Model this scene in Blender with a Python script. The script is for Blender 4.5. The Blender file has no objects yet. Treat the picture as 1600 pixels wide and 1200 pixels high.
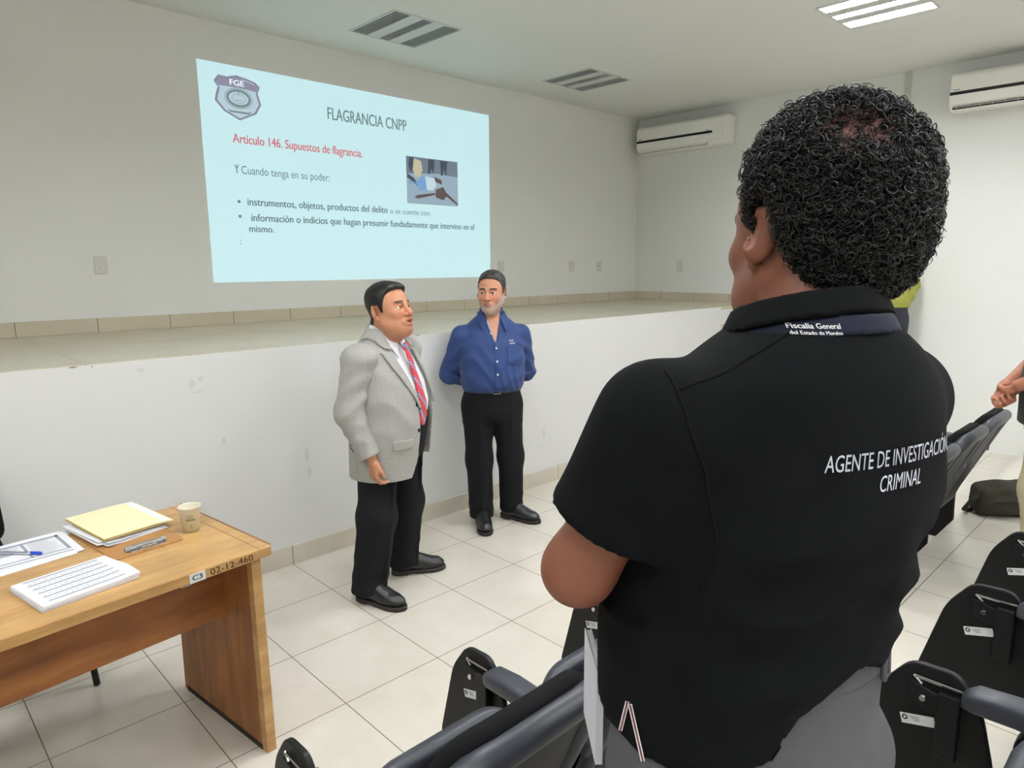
import bpy, bmesh, math, random
import numpy as np
from mathutils import Matrix, Vector

random.seed(7)
PI = math.pi
SC = bpy.context.scene
COL = SC.collection

# ------------------------------------------------------------------ camera, exposure, world
cam_data = bpy.data.cameras.new('camera')
cam_data.sensor_fit = 'HORIZONTAL'
cam_data.sensor_width = 36.0
cam_data.lens = 1076.36 / 1600 * 36.0
cam_data.clip_start = 0.02
cam = bpy.data.objects.new('camera', cam_data)
COL.objects.link(cam)
_r = Vector((0.718678, -0.695325, -0.004988))
_u = Vector((0.122781, 0.119837, 0.985172))
_w = Vector((0.684417, 0.708634, -0.171497))
cam.matrix_world = Matrix(((_r.x, _u.x, -_w.x, 0), (_r.y, _u.y, -_w.y, 0), (_r.z, _u.z, -_w.z, 1.6863), (0, 0, 0, 1)))
SC.camera = cam
vs = SC.view_settings
vs.view_transform = 'Standard'
vs.look = 'None'
vs.gamma = 1.0
vs.use_curve_mapping = False
vs.exposure = 0.22
world = bpy.data.worlds.new('world')
SC.world = world
world.use_nodes = True
world.node_tree.nodes['Background'].inputs[0].default_value = (0.8, 0.85, 0.9, 1)
world.node_tree.nodes['Background'].inputs[1].default_value = 0.3
LAMP = 205.0          # emission of the lit fluorescent tubes
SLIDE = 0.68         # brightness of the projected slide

# ------------------------------------------------------------------ materials
def lin(c):
    return tuple((v / 12.92 if v <= 0.04045 else ((v + 0.055) / 1.055) ** 2.4) for v in [x / 255 for x in c]) + (1.0,)

class NT:
    """small wrapper to write node graphs"""
    def __init__(s, name):
        s.m = bpy.data.materials.new(name)
        s.m.use_nodes = True
        s.t = s.m.node_tree
        s.p = s.t.nodes['Principled BSDF']
    def n(s, kind, **kw):
        nd = s.t.nodes.new(kind)
        for k, v in kw.items():
            if k.startswith('i_'):
                key = k[2:].replace('_', ' ')
                nd.inputs[int(key) if key.isdigit() else key].default_value = v
            else:
                setattr(nd, k, v)
        return nd
    def l(s, a, ao, b, bi):
        s.t.links.new(a.outputs[ao], b.inputs[bi])
    def coord(s, scale=(1, 1, 1), loc=(0, 0, 0), rot=(0, 0, 0)):
        tc = s.n('ShaderNodeTexCoord'); mp = s.n('ShaderNodeMapping')
        mp.inputs['Scale'].default_value = scale; mp.inputs['Location'].default_value = loc; mp.inputs['Rotation'].default_value = rot
        s.l(tc, 'Object', mp, 'Vector')
        return mp
    def bump(s, src, out, strength, dist=0.01):
        b = s.n('ShaderNodeBump'); b.inputs['Strength'].default_value = strength; b.inputs['Distance'].default_value = dist
        s.l(src, out, b, 'Height'); s.l(b, 'Normal', s.p, 'Normal')

def mat(name, c, rough=0.6, metal=0.0, var=0.06, nscale=8.0, bump=0.0, bscale=200.0, spec=0.5, sheen=0.0, stretch=(1, 1, 1), c2=None, coat=0.0):
    """plain procedural surface: base colour broken by soft noise, optional fine bump"""
    g = NT(name); a = lin(c)
    b = lin(c2) if c2 else tuple(max(0, v * (1 - var)) for v in a[:3]) + (1,)
    a2 = a if c2 else tuple(min(1, v * (1 + var)) for v in a[:3]) + (1,)
    mp = g.coord(stretch)
    nz = g.n('ShaderNodeTexNoise', i_Scale=nscale, i_Detail=4.0)
    g.l(mp, 0, nz, 'Vector')
    rp = g.n('ShaderNodeValToRGB')
    rp.color_ramp.elements[0].color = b; rp.color_ramp.elements[0].position = 0.3
    rp.color_ramp.elements[1].color = a2; rp.color_ramp.elements[1].position = 0.7
    g.l(nz, 'Fac', rp, 'Fac'); g.l(rp, 'Color', g.p, 'Base Color')
    g.p.inputs['Roughness'].default_value = rough
    g.p.inputs['Metallic'].default_value = metal
    g.p.inputs['Specular IOR Level'].default_value = spec
    g.p.inputs['Sheen Weight'].default_value = sheen
    g.p.inputs['Coat Weight'].default_value = coat
    if bump > 0:
        bz = g.n('ShaderNodeTexNoise', i_Scale=bscale, i_Detail=3.0)
        g.l(mp, 0, bz, 'Vector'); g.bump(bz, 'Fac', bump, 0.004)
    return g.m

def tile_mat(name, c, c2, grout, w, h, loc, rough=0.22, mortar=0.0022, rot=(0, 0, 0)):
    g = NT(name)
    mp = g.coord((1, 1, 1), loc, rot)
    br = g.n('ShaderNodeTexBrick', offset=0.0, squash=1.0)
    br.inputs['Scale'].default_value = 1.0
    br.inputs['Brick Width'].default_value = w; br.inputs['Row Height'].default_value = h
    br.inputs['Mortar Size'].default_value = mortar; br.inputs['Mortar Smooth'].default_value = 0.1
    br.inputs['Bias'].default_value = 0.0
    br.inputs['Mortar'].default_value = lin(grout)
    nz = g.n('ShaderNodeTexNoise', i_Scale=2.2, i_Detail=6.0, i_Roughness=0.65)
    g.l(mp, 0, nz, 'Vector')
    rp = g.n('ShaderNodeValToRGB')
    rp.color_ramp.elements[0].color = lin(c2); rp.color_ramp.elements[0].position = 0.35
    rp.color_ramp.elements[1].color = lin(c); rp.color_ramp.elements[1].position = 0.62
    g.l(nz, 'Fac', rp, 'Fac')
    g.l(mp, 0, br, 'Vector'); g.l(rp, 'Color', br, 'Color1'); g.l(rp, 'Color', br, 'Color2')
    g.l(br, 'Color', g.p, 'Base Color')
    mr = g.n('ShaderNodeMapRange'); mr.inputs['To Min'].default_value = rough; mr.inputs['To Max'].default_value = 0.8
    g.l(br, 'Fac', mr, 'Value'); g.l(mr, 'Result', g.p, 'Roughness')
    inv = g.n('ShaderNodeMath', operation='SUBTRACT'); inv.inputs[0].default_value = 1.0
    g.l(br, 'Fac', inv, 1); g.bump(inv, 'Value', 0.4, 0.002)
    return g.m

def wood_mat(name, a, b, rot=(0, 0, 0), rough=0.38, scale=(1.2, 14, 14)):
    g = NT(name)
    mp = g.coord(scale, (0, 0, 0), rot)
    nz = g.n('ShaderNodeTexNoise', i_Scale=1.6, i_Detail=7.0, i_Roughness=0.6, i_Distortion=0.8)
    g.l(mp, 0, nz, 'Vector')
    rp = g.n('ShaderNodeValToRGB')
    rp.color_ramp.elements[0].color = lin(b); rp.color_ramp.elements[0].position = 0.3
    rp.color_ramp.elements[1].color = lin(a); rp.color_ramp.elements[1].position = 0.68
    g.l(nz, 'Fac', rp, 'Fac')
    m2 = g.coord((3, 3, 3)); st = g.n('ShaderNodeTexNoise', i_Scale=2.0, i_Detail=3.0)
    g.l(m2, 0, st, 'Vector')
    mr = g.n('ShaderNodeMapRange'); mr.inputs['From Min'].default_value = 0.35; mr.inputs['From Max'].default_value = 0.65
    mr.inputs['To Min'].default_value = 0.78; mr.inputs['To Max'].default_value = 1.0
    g.l(st, 'Fac', mr, 'Value')
    mx = g.n('ShaderNodeMix', data_type='RGBA', blend_type='MULTIPLY'); mx.inputs[0].default_value = 1.0
    g.l(rp, 'Color', mx, 6); g.l(mr, 'Result', mx, 7); g.l(mx, 2, g.p, 'Base Color')
    g.p.inputs['Roughness'].default_value = rough
    g.bump(nz, 'Fac', 0.08, 0.002)
    return g.m

def emit_mat(name, c, strength, base=None):
    g = NT(name)
    g.p.inputs['Base Color'].default_value = lin(base or c)
    g.p.inputs['Roughness'].default_value = 0.8
    g.p.inputs['Emission Color'].default_value = lin(c)
    g.p.inputs['Emission Strength'].default_value = strength
    return g.m

def attr_mat(name, rough=0.55, spec=0.4, sss=0.0, bump=0.0, bscale=300.0, sheen=0.0):
    """colour read from the mesh attribute 'tone' (skin, lips, brows, beard ...)"""
    g = NT(name)
    at = g.n('ShaderNodeAttribute', attribute_name='tone')
    mp = g.coord(); nz = g.n('ShaderNodeTexNoise', i_Scale=45.0, i_Detail=4.0)
    g.l(mp, 0, nz, 'Vector')
    mr = g.n('ShaderNodeMapRange'); mr.inputs['To Min'].default_value = 0.90; mr.inputs['To Max'].default_value = 1.08
    g.l(nz, 'Fac', mr, 'Value')
    mx = g.n('ShaderNodeMix', data_type='RGBA', blend_type='MULTIPLY'); mx.inputs[0].default_value = 1.0
    g.l(at, 'Color', mx, 6); g.l(mr, 'Result', mx, 7); g.l(mx, 2, g.p, 'Base Color')
    g.p.inputs['Roughness'].default_value = rough
    g.p.inputs['Specular IOR Level'].default_value = spec
    if sss > 0:
        g.p.inputs['Subsurface Weight'].default_value = sss
        g.p.inputs['Subsurface Radius'].default_value = (0.012, 0.004, 0.002)
        g.p.inputs['Subsurface Scale'].default_value = 1.0
    if bump > 0:
        bz = g.n('ShaderNodeTexNoise', i_Scale=bscale, i_Detail=2.0); g.l(mp, 0, bz, 'Vector'); g.bump(bz, 'Fac', bump, 0.002)
    return g.m

GX, GY, TILE = 1.2221, 2.6573, 0.45
M = {}
M['wall'] = mat('wall_paint', (231, 231, 228), 0.62, var=0.012, nscale=1.5, bump=0.05, bscale=60)
M['stagewall'] = mat('stage_wall_paint', (222, 222, 221), 0.5, var=0.012, nscale=1.5, bump=0.05, bscale=50)
M['ceil'] = mat('ceiling_paint', (226, 227, 223), 0.7, var=0.012, nscale=1.2, bump=0.04, bscale=50)
M['floor'] = tile_mat('floor_tile', (216, 210, 199), (207, 200, 187), (118, 108, 94), TILE, TILE, (-GX + 10 * TILE, -GY + 20 * TILE, 0))
M['stagefloor'] = tile_mat('stage_tile', (206, 199, 178), (198, 190, 168), (120, 108, 88), 0.4565, 1.2, (-0.755 + 10 * .4565, 5, 0), rough=0.16)
M['skirtx'] = tile_mat('skirting_tile_along_x', (208, 198, 177), (198, 187, 165), (110, 98, 82), 0.4565, 50.0, (-0.755 + 10 * .4565, 7.0, 0), rough=0.3, rot=(PI / 2, 0, 0))
M['skirtf'] = tile_mat('skirting_tile_stage', (206, 199, 184), (196, 188, 172), (110, 98, 82), TILE, 50.0, (-GX + 10 * TILE, 7.0, 0), rough=0.3, rot=(PI / 2, 0, 0))
M['skirty'] = tile_mat('skirting_tile_along_y', (208, 198, 177), (198, 187, 165), (110, 98, 82), 0.4565, 50.0, (9.3, 7.0, 0), rough=0.3, rot=(PI / 2, PI / 2, 0))
M['white_plastic'] = mat('white_plastic', (246, 245, 238), 0.35, var=0.015, nscale=3)
M['plate'] = mat('plate_plastic', (214, 211, 203), 0.4, var=0.015, nscale=3)
M['plate_pale'] = mat('receptacle_plastic', (228, 226, 220), 0.35, var=0.01)  # paler plastic for the socket receptacles
M['dark_slot'] = mat('dark_slot', (24, 24, 26), 0.5)
M['strip_black'] = mat('black_strip', (18, 19, 25), 0.5, spec=.3)
M['trunk'] = mat('trunking', (196, 196, 184), 0.5, var=0.02)
M['lamp_metal'] = mat('lamp_white_metal', (205, 206, 202), 0.4, var=0.02)
M['louver'] = mat('louver_metal', (176, 180, 180), 0.35, metal=0.15, var=0.05)
M['lamp_dark'] = mat('lamp_housing_dark', (150, 154, 155), 0.5)
M['tube_lit'] = emit_mat('lit_tube', (250, 253, 255), LAMP)
M['tube_off'] = mat('unlit_tube', (150, 156, 156), 0.3)
M['desk'] = wood_mat('desk_top_wood', (206, 166, 110), (180, 134, 80))
M['desk_side'] = wood_mat('desk_side_wood', (170, 114, 62), (124, 74, 36), rough=0.45, scale=(14, 14, 1.3))
M['desk_panel'] = wood_mat('desk_panel_wood', (166, 106, 56), (122, 70, 32), rough=0.4, scale=(1.0, 9, 9))
M['paper'] = mat('paper', (228, 228, 234), 0.75, var=0.012, nscale=20)
M['paper2'] = mat('grey_paper', (206, 206, 214), 0.75, var=0.02, nscale=20)
M['print'] = mat('print_grey', (150, 152, 164), 0.8, var=0.05, nscale=200)
M['print_dark'] = mat('print_dark_grey', (112, 114, 126), 0.8, var=0.08, nscale=200)
M['manila'] = mat('manila_card', (234, 228, 184), 0.7, var=0.012, nscale=10)
M['manila2'] = mat('yellow_edge_card', (226, 198, 110), 0.7, var=0.02)
M['hardboard'] = mat('hardboard', (176, 128, 76), 0.5, var=0.06, nscale=60)
M['chrome'] = mat('chrome', (200, 200, 200), 0.2, metal=1.0, var=0.03)
M['cup'] = mat('paper_cup', (226, 220, 200), 0.55, var=0.015, nscale=20)
M['cup_green'] = mat('cup_print_green', (142, 146, 92), 0.6, var=0.1, nscale=60)
M['pen_blue'] = mat('pen_cap_blue', (30, 72, 190), 0.3, var=0.02)
M['pen_clear'] = mat('pen_barrel', (190, 194, 200), 0.15, var=0.03)
M['pen_ink'] = mat('pen_ink', (44, 44, 66), 0.3)
M['black_plastic'] = mat('black_plastic', (15, 15, 17), 0.5, spec=0.3, var=0.08, nscale=40, bump=0.06, bscale=900)
M['grey_plastic'] = mat('charcoal_plastic', (56, 58, 67), 0.40, var=0.05, nscale=20, bump=0.06, bscale=900)
M['tablet'] = mat('black_tablet_laminate', (16, 16, 17), 0.5, var=0.06, nscale=60, spec=.3)
M['fabric'] = mat('black_seat_fabric', (14, 14, 16), 0.9, var=0.12, nscale=300, bump=0.3, bscale=700, spec=0.2)
M['black_metal'] = mat('black_metal', (24, 24, 28), 0.35, metal=0.3)
M['sticker'] = mat('white_sticker', (222, 222, 222), 0.5, var=0.01)
M['ink'] = mat('ink', (40, 38, 40), 0.7)
M['tape_red'] = mat('dark_red_thread', (120, 60, 66), 0.8)
M['bag'] = mat('olive_bag_cloth', (40, 37, 24), 0.85, var=0.2, nscale=30, bump=0.4, bscale=120)
M['bagstrap'] = mat('dark_webbing', (34, 32, 24), 0.8, var=0.1)
M['poly'] = mat('white_polythene', (216, 214, 210), 0.35, var=0.03, nscale=20, bump=0.5, bscale=40)
M['scuff'] = mat('wall_scuff', (209, 209, 210), 0.7, var=0.02)
M['scuff_dark'] = mat('chipped_edge', (120, 112, 98), 0.8, var=0.1)

# ------------------------------------------------------------------ object helpers
def obj(name, bm, m, parent=None, smooth=False, loc=None):
    me = bpy.data.meshes.new(name)
    bm.normal_update()
    bm.to_mesh(me); bm.free()
    if m is not None:
        me.materials.append(m)
    if smooth:
        me.polygons.foreach_set('use_smooth', [True] * len(me.polygons))
    o = bpy.data.objects.new(name, me)
    COL.objects.link(o)
    if parent is not None:
        o.parent = parent
    if loc is not None:
        o.location = loc
    return o

def tag(o, label=None, cat=None, group=None, kind=None):
    if label: o['label'] = label
    if cat: o['category'] = cat
    if group: o['group'] = group
    if kind: o['kind'] = kind
    return o

def thing(name, label, cat, loc=(0, 0, 0), rz=0.0, group=None):
    o = bpy.data.objects.new(name, None)
    o.empty_display_size = 0.1
    COL.objects.link(o)
    o.location = loc; o.rotation_euler = (0, 0, rz)
    return tag(o, label, cat, group)

def struct(name, bm, m, parent=None, smooth=False):
    return tag(obj(name, bm, m, parent, smooth), kind='structure')

def BM():
    return bmesh.new()

def add_box(bm, lo, hi, bev=0.0, seg=2, mtx=None):
    r = bmesh.ops.create_cube(bm, size=1.0)
    vs_ = r['verts']
    c = [(lo[i] + hi[i]) / 2 for i in range(3)]; s = [hi[i] - lo[i] for i in range(3)]
    for v in vs_:
        v.co = Vector((c[0] + v.co.x * s[0], c[1] + v.co.y * s[1], c[2] + v.co.z * s[2]))
    geo = vs_
    if bev > 0:
        es = list({e for v in vs_ for e in v.link_edges})
        rr = bmesh.ops.bevel(bm, geom=es, offset=bev, segments=seg, profile=0.5, affect='EDGES')
        geo = list({v for f in rr['faces'] for v in f.verts} | {v for v in vs_ if v.is_valid})
    if mtx is not None:
        for v in geo:
            v.co = mtx @ v.co
    return geo

def add_prism(bm, pts, a, b, axis='z', bev=0.0):
    """extrude a polygon given in the plane across axis between a and b"""
    def P(p, t):
        return {'z': (p[0], p[1], t), 'y': (p[0], t, p[1]), 'x': (t, p[0], p[1])}[axis]
    v0 = [bm.verts.new(P(p, a)) for p in pts]; v1 = [bm.verts.new(P(p, b)) for p in pts]
    n = len(pts); fs = [bm.faces.new(v0[::-1]), bm.faces.new(v1)]
    for i in range(n):
        fs.append(bm.faces.new((v0[i], v0[(i + 1) % n], v1[(i + 1) % n], v1[i])))
    bmesh.ops.recalc_face_normals(bm, faces=fs)
    if bev > 0:
        es = list({e for f in fs[:2] for e in f.edges})
        bmesh.ops.bevel(bm, geom=es, offset=bev, segments=2, profile=0.5, affect='EDGES')

def round_poly(pts, r, n=5):
    """polygon with its corners rounded"""
    out = []
    N = len(pts)
    for i in range(N):
        p0, p, p1 = Vector(pts[i - 1]), Vector(pts[i]), Vector(pts[(i + 1) % N])
        rr = r[i] if isinstance(r, (list, tuple)) else r
        a = (p0 - p); b = (p1 - p)
        d = min(rr, a.length * .45, b.length * .45)
        A = p + a.normalized() * d; B = p + b.normalized() * d
        for k in range(n + 1):
            t = k / n
            out.append(tuple((1 - t) ** 2 * A + 2 * t * (1 - t) * p + t * t * B))
    return out

def add_tube(bm, pts, rad, seg=12, closed=False, caps=True):
    pts = [Vector(p) for p in pts]; n = len(pts)
    rads = rad if isinstance(rad, (list, tuple)) else [rad] * n
    rings = []; up = None
    for i in range(n):
        if closed:
            t = (pts[(i + 1) % n] - pts[i - 1]).normalized()
        else:
            t = (pts[min(i + 1, n - 1)] - pts[max(i - 1, 0)]).normalized()
        if up is None:
            up = Vector((0, 0, 1)) if abs(t.z) < 0.9 else Vector((1, 0, 0))
        x = t.cross(up).normalized(); up = x.cross(t).normalized()
        rings.append([bm.verts.new(pts[i] + (x * math.cos(2 * PI * k / seg) + up * math.sin(2 * PI * k / seg)) * rads[i]) for k in range(seg)])
    fs = []
    for i in range(n if closed else n - 1):
        a = rings[i]; b = rings[(i + 1) % n]
        off = 0
        if closed and i == n - 1:
            off = min(range(seg), key=lambda k: (a[0].co - b[k].co).length)
        for k in range(seg):
            fs.append(bm.faces.new((a[k], a[(k + 1) % seg], b[(k + 1 + off) % seg], b[(k + off) % seg])))
    if caps and not closed:
        fs.append(bm.faces.new(rings[0][::-1])); fs.append(bm.faces.new(rings[-1]))
    bmesh.ops.recalc_face_normals(bm, faces=fs)

def add_lathe(bm, prof, seg=32, c=(0, 0, 0), axis='z'):
    rings = []
    for (r, z) in prof:
        ring = []
        for k in range(seg):
            a = 2 * PI * k / seg
            p = (r * math.cos(a), r * math.sin(a), z)
            if axis == 'x': p = (z, r * math.cos(a), r * math.sin(a))
            if axis == 'y': p = (r * math.cos(a), z, r * math.sin(a))
            ring.append(bm.verts.new((p[0] + c[0], p[1] + c[1], p[2] + c[2])))
        rings.append(ring)
    fs = []
    for i in range(len(rings) - 1):
        for k in range(seg):
            fs.append(bm.faces.new((rings[i][k], rings[i][(k + 1) % seg], rings[i + 1][(k + 1) % seg], rings[i + 1][k])))
    if prof[0][0] > 1e-6: fs.append(bm.faces.new(rings[0][::-1]))
    if prof[-1][0] > 1e-6: fs.append(bm.faces.new(rings[-1]))
    bmesh.ops.recalc_face_normals(bm, faces=fs)

def add_pad(bm, outline, t, er, fn, axis='y', nr=4, inner=5):
    """rounded slab: outline polygon, thickness t along the slab normal, edge radius er; fn bends the flat slab into place"""
    n = len(outline); cx = sum(p[0] for p in outline) / n; cy = sum(p[1] for p in outline) / n
    prof = []
    for k in range(inner, 0, -1):
        prof.append((('s', k / (inner + 1)), -t / 2))
    for k in range(nr + 1):
        a = -PI / 2 + PI * k / nr
        prof.append((('o', er * (math.cos(a) - 1)), (t / 2 - er) * (1 if a > 1e-6 else (-1 if a < -1e-6 else 0)) + er * math.sin(a)))
    for k in range(1, inner + 1):
        prof.append((('s', k / (inner + 1)), t / 2))
    # inward normals
    nor = []
    for i in range(n):
        d = Vector(outline[(i + 1) % n]) - Vector(outline[i - 1])
        d = d.normalized() if d.length > 1e-9 else Vector((1, 0))
        nrm = Vector((d.y, -d.x))
        if nrm.dot(Vector(outline[i]) - Vector((cx, cy))) < 0: nrm = -nrm
        nor.append(nrm)
    rings = []
    for (kind, v), h in prof:
        ring = []
        for i, p in enumerate(outline):
            if kind == 'o':
                q = Vector(p) + nor[i] * v
            else:
                e = Vector(p) - nor[i] * er
                q = e.lerp(Vector((cx, cy)), v)
            ring.append(bm.verts.new(fn(q.x, q.y, h)))
        rings.append(ring)
    fs = []
    for a, b in zip(rings, rings[1:]):
        for i in range(n):
            fs.append(bm.faces.new((a[i], a[(i + 1) % n], b[(i + 1) % n], b[i])))
    fs.append(bm.faces.new(rings[0][::-1])); fs.append(bm.faces.new(rings[-1]))
    bmesh.ops.recalc_face_normals(bm, faces=fs)

def text_bm(s, x0, x1, z0, cap, slant=0.0, bold=0.0):
    """lettering in the xz plane facing -y: baseline z0, capital height cap, stretched to run from x0 to x1"""
    cu = bpy.data.curves.new('lettering', 'FONT')
    cu.body = s; cu.size = 1.0; cu.resolution_u = 3
    o = bpy.data.objects.new('lettering', cu); COL.objects.link(o)
    dg = bpy.context.evaluated_depsgraph_get()
    me = bpy.data.meshes.new_from_object(o.evaluated_get(dg))
    bpy.data.objects.remove(o); bpy.data.curves.remove(cu)
    bm = BM(); bm.from_mesh(me)
    if bold > 0:                                    # heavier stroke: the same letters struck again a hair to the side
        for dx in (-bold, bold):
            n0 = len(bm.verts); bm.from_mesh(me); bm.verts.ensure_lookup_table()
            for v in bm.verts[n0:]: v.co.x += dx
    bpy.data.meshes.remove(me)
    xs = [v.co.x for v in bm.verts]
    mn, mx = min(xs), max(xs)
    k = (x1 - x0) / (mx - mn)
    for v in bm.verts:
        x, y = v.co.x, v.co.y
        z = y * cap / 0.70
        v.co = Vector((x0 + (x - mn) * k + slant * z, 0, z0 + z))
    return bm

def xf(bm, mtx):
    for v in bm.verts: v.co = mtx @ v.co
    return bm

def dup(root, loc, label, rz=None):
    r = root.copy(); COL.objects.link(r); r.location = loc; r['label'] = label
    if rz is not None: r.rotation_euler = (0, 0, rz)
    for ch in list(root.children):
        c = ch.copy(); COL.objects.link(c); c.parent = r
        for g in ch.children:
            d = g.copy(); COL.objects.link(d); d.parent = c
    return r

# ------------------------------------------------------------------ room shell
XL, XR, YF, YB, ZC, YS, ZS, XS, ZP = -2.6, 7.244, -4.6, 5.248, 3.397, 3.5495, 1.25, 6.37, 0.17
b = BM(); add_box(b, (XL - .15, YF - .15, -.12), (XR + .15, YB + .15, 0.0)); struct('floor', b, M['floor'])
b = BM(); add_box(b, (XL - .15, YB, 0), (XR + .15, YB + .15, ZC + .12)); struct('wall_back', b, M['wall'])
b = BM(); add_box(b, (XR, YF - .15, 0), (XR + .15, YB, ZC + .12)); struct('wall_right', b, M['wall'])
b = BM(); add_box(b, (XL - .15, YF - .15, 0), (XL, YB, ZC + .12)); struct('wall_left', b, M['wall'])
b = BM(); add_box(b, (XL, YF - .15, 0), (XR, YF, ZC + .12)); struct('wall_front', b, M['wall'])
# ceiling with recesses for the lamps
LX = [-0.905, 1.17, 3.245, 5.32]; LY = [-3.24, -0.67, 1.90, 4.475]
LIT = [(x, y) for x in LX for y in LY[:3]]
ALL = LIT + [(3.245, 4.475), (5.32, 4.475)]
HS = 0.292
b = BM()
xs = sorted([XL, XR] + [x + s for x in LX for s in (-HS, HS)])
ys_ = sorted([YF, YB] + [y + s for y in LY for s in (-HS, HS)])
vv = {}
def cv(x, y):
    if (x, y) not in vv: vv[(x, y)] = b.verts.new((x, y, ZC))
    return vv[(x, y)]
for i in range(len(xs) - 1):
    for j in range(len(ys_) - 1):
        mx_, my_ = (xs[i] + xs[i + 1]) / 2, (ys_[j] + ys_[j + 1]) / 2
        if any(abs(mx_ - x) < HS and abs(my_ - y) < HS for x, y in ALL): continue
        b.faces.new((cv(xs[i], ys_[j]), cv(xs[i], ys_[j + 1]), cv(xs[i + 1], ys_[j + 1]), cv(xs[i + 1], ys_[j])))
add_box(b, (XL, YF, ZC + .105), (XR, YB, ZC + .12))
struct('ceiling', b, M['ceil'])

# stage, its stairs and the raised seating floor
b = BM(); add_box(b, (XL, YS, 0), (XS, YB, ZS - .004)); add_box(b, (XS, YS + .004, 0), (XR, YB, ZS - .03)); struct('stage', b, M['stagewall'])
b = BM(); add_box(b, (XL, YS + .004, ZS - .004), (XS, YB, ZS)); add_box(b, (XS, YS, ZS - .03), (XR, YB, ZS)); struct('stage_floor', b, M['stagefloor'])
b = BM()
for k in range(1, 7):
    y1 = YS - (7 - k) * 0.255
    add_box(b, (XS, y1, ZS / 7 * (k - 1)), (XR, YS + .004, ZS / 7 * k))
struct('stage_stairs', b, M['stagefloor'])
b = BM(); add_box(b, (XL, YF, 0), (XR, 0.985, ZP)); struct('seating_platform', b, M['floor'])
# skirting tiles
b = BM(); add_box(b, (XL, YB - .012, ZS), (XR, YB, ZS + .094), .002); struct('baseboard_back', b, M['skirtx'])
b = BM(); add_box(b, (XR - .012, YS, ZS), (XR, YB - .012, ZS + .094), .002); struct('baseboard_right', b, M['skirty'])
b = BM(); add_box(b, (XL, YS - .012, 0), (XS, YS, .112), .002); struct('baseboard_stage', b, M['skirtf'])
# worn marks on the stage face and lip
def blob(name, cx, cz, w, h, y, m, n=14, seed=0):
    rnd = random.Random(seed); bb = BM()
    add_prism(bb, [(cx + w * math.cos(2 * PI * k / n) * rnd.uniform(.5, 1), cz + h * math.sin(2 * PI * k / n) * rnd.uniform(.5, 1)) for k in range(n)], y - .0012, y, 'y')
    return struct(name, bb, m)
for i, (x, z, w, h) in enumerate([(1.206, 1.104, .02, .03), (1.25, 1.125, .018, .02), (1.23, 1.06, .03, .007), (1.341, .783, .015, .03), (1.8, .62, .018, .05), (1.81, .52, .014, .03), (3.768, .40, .012, .05), (3.74, .30, .02, .012), (0.98, 1.20, .03, .012)]):
    blob('trim_paint_scuff', x, z, w, h, YS, M['scuff'], seed=i)
for i, (x, z, w, h) in enumerate([(0.705, ZS - .008, .022, .004), (0.78, ZS - .012, .006, .003), (2.60, ZS - .006, .02, .003), (2.92, ZS - .006, .025, .003), (3.02, ZS - .006, .015, .003)]):
    blob('trim_chipped_lip', x, z, w, h, YS, M['scuff_dark'], seed=20 + i)
# cable trunking up the right wall
b = BM(); add_box(b, (XR - .022, 2.242, 3.0), (XR, 2.292, ZC), .003)
tag(obj('cable_trunking', b, M['trunk']), 'pale vertical cable trunking running up the right wall to the ceiling', 'cable trunking')

# ------------------------------------------------------------------ ceiling lamps
def lamp(lit):
    t = thing('ceiling_light', 'x', 'ceiling light')
    b = BM()
    s, d = .288, .085
    add_box(b, (-s, -s, d), (s, s, d + .006)); add_box(b, (-s, -s, 0.002), (-s + .004, s, d)); add_box(b, (s - .004, -s, .002), (s, s, d))
    add_box(b, (-s, -s, .002), (s, -s + .004, d)); add_box(b, (-s, s - .004, .002), (s, s, d))
    obj('housing', b, M['lamp_dark'] if not lit else M['lamp_metal'], t)
    b = BM()
    for (a0, a1) in ((-.30, -.284), (.284, .30)):
        add_box(b, (a0, -.30, -.006), (a1, .30, .004), .001); add_box(b, (-.30, a0, -.006), (.30, a1, .004), .001)
    obj('frame', b, M['lamp_metal'], t)
    for cx in (-.095, .095):
        b = BM(); add_box(b, (cx - .052, -.285, -.003), (cx + .052, .285, .012), .002)
        obj('blank_panel', b, M['lamp_metal'], t)
    for cx in (-.208, 0.0, .208):
        w = .058 if cx == 0 else .068
        b = BM()
        for k in range(-9, 10):
            y = k * .0295
            add_box(b, (cx - w + .012, y - .0012, -.002), (cx + w - .012, y + .0012, .004 if lit else .022))
        for sx in (-1, 1):
            add_box(b, (cx + sx * (w - .012) - .002, -.283, -.003), (cx + sx * (w - .012) + .002, .283, .003 if lit else .03))
        obj('louver', b, M['lamp_metal'] if lit else M['louver'], t)
        b = BM(); add_tube(b, [(cx, -.275, .019 if lit else .05), (cx, .275, .019 if lit else .05)], .013, 12)
        obj('tube', b, M['tube_lit'] if lit else M['tube_off'], t, True)
    return t
lamp_off = lamp(False); lamp_off.location = (3.245, 4.475, ZC)
lamp_off['label'] = 'unlit square louvred ceiling light over the stage, above the slide'
dup(lamp_off, (5.32, 4.475, ZC), 'unlit square louvred ceiling light near the far wall, between slide and air conditioner')
lamp_on = lamp(True); lamp_on.location = (5.32, 1.90, ZC)
lamp_on['label'] = 'lit square ceiling light glowing white at the top right edge'
lamp_on['group'] = 'lit ceiling lights'
for (x, y) in LIT:
    if (x, y) != (5.32, 1.90):
        dup(lamp_on, (x, y, ZC), 'lit square ceiling light over the audience, outside the picture')

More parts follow.
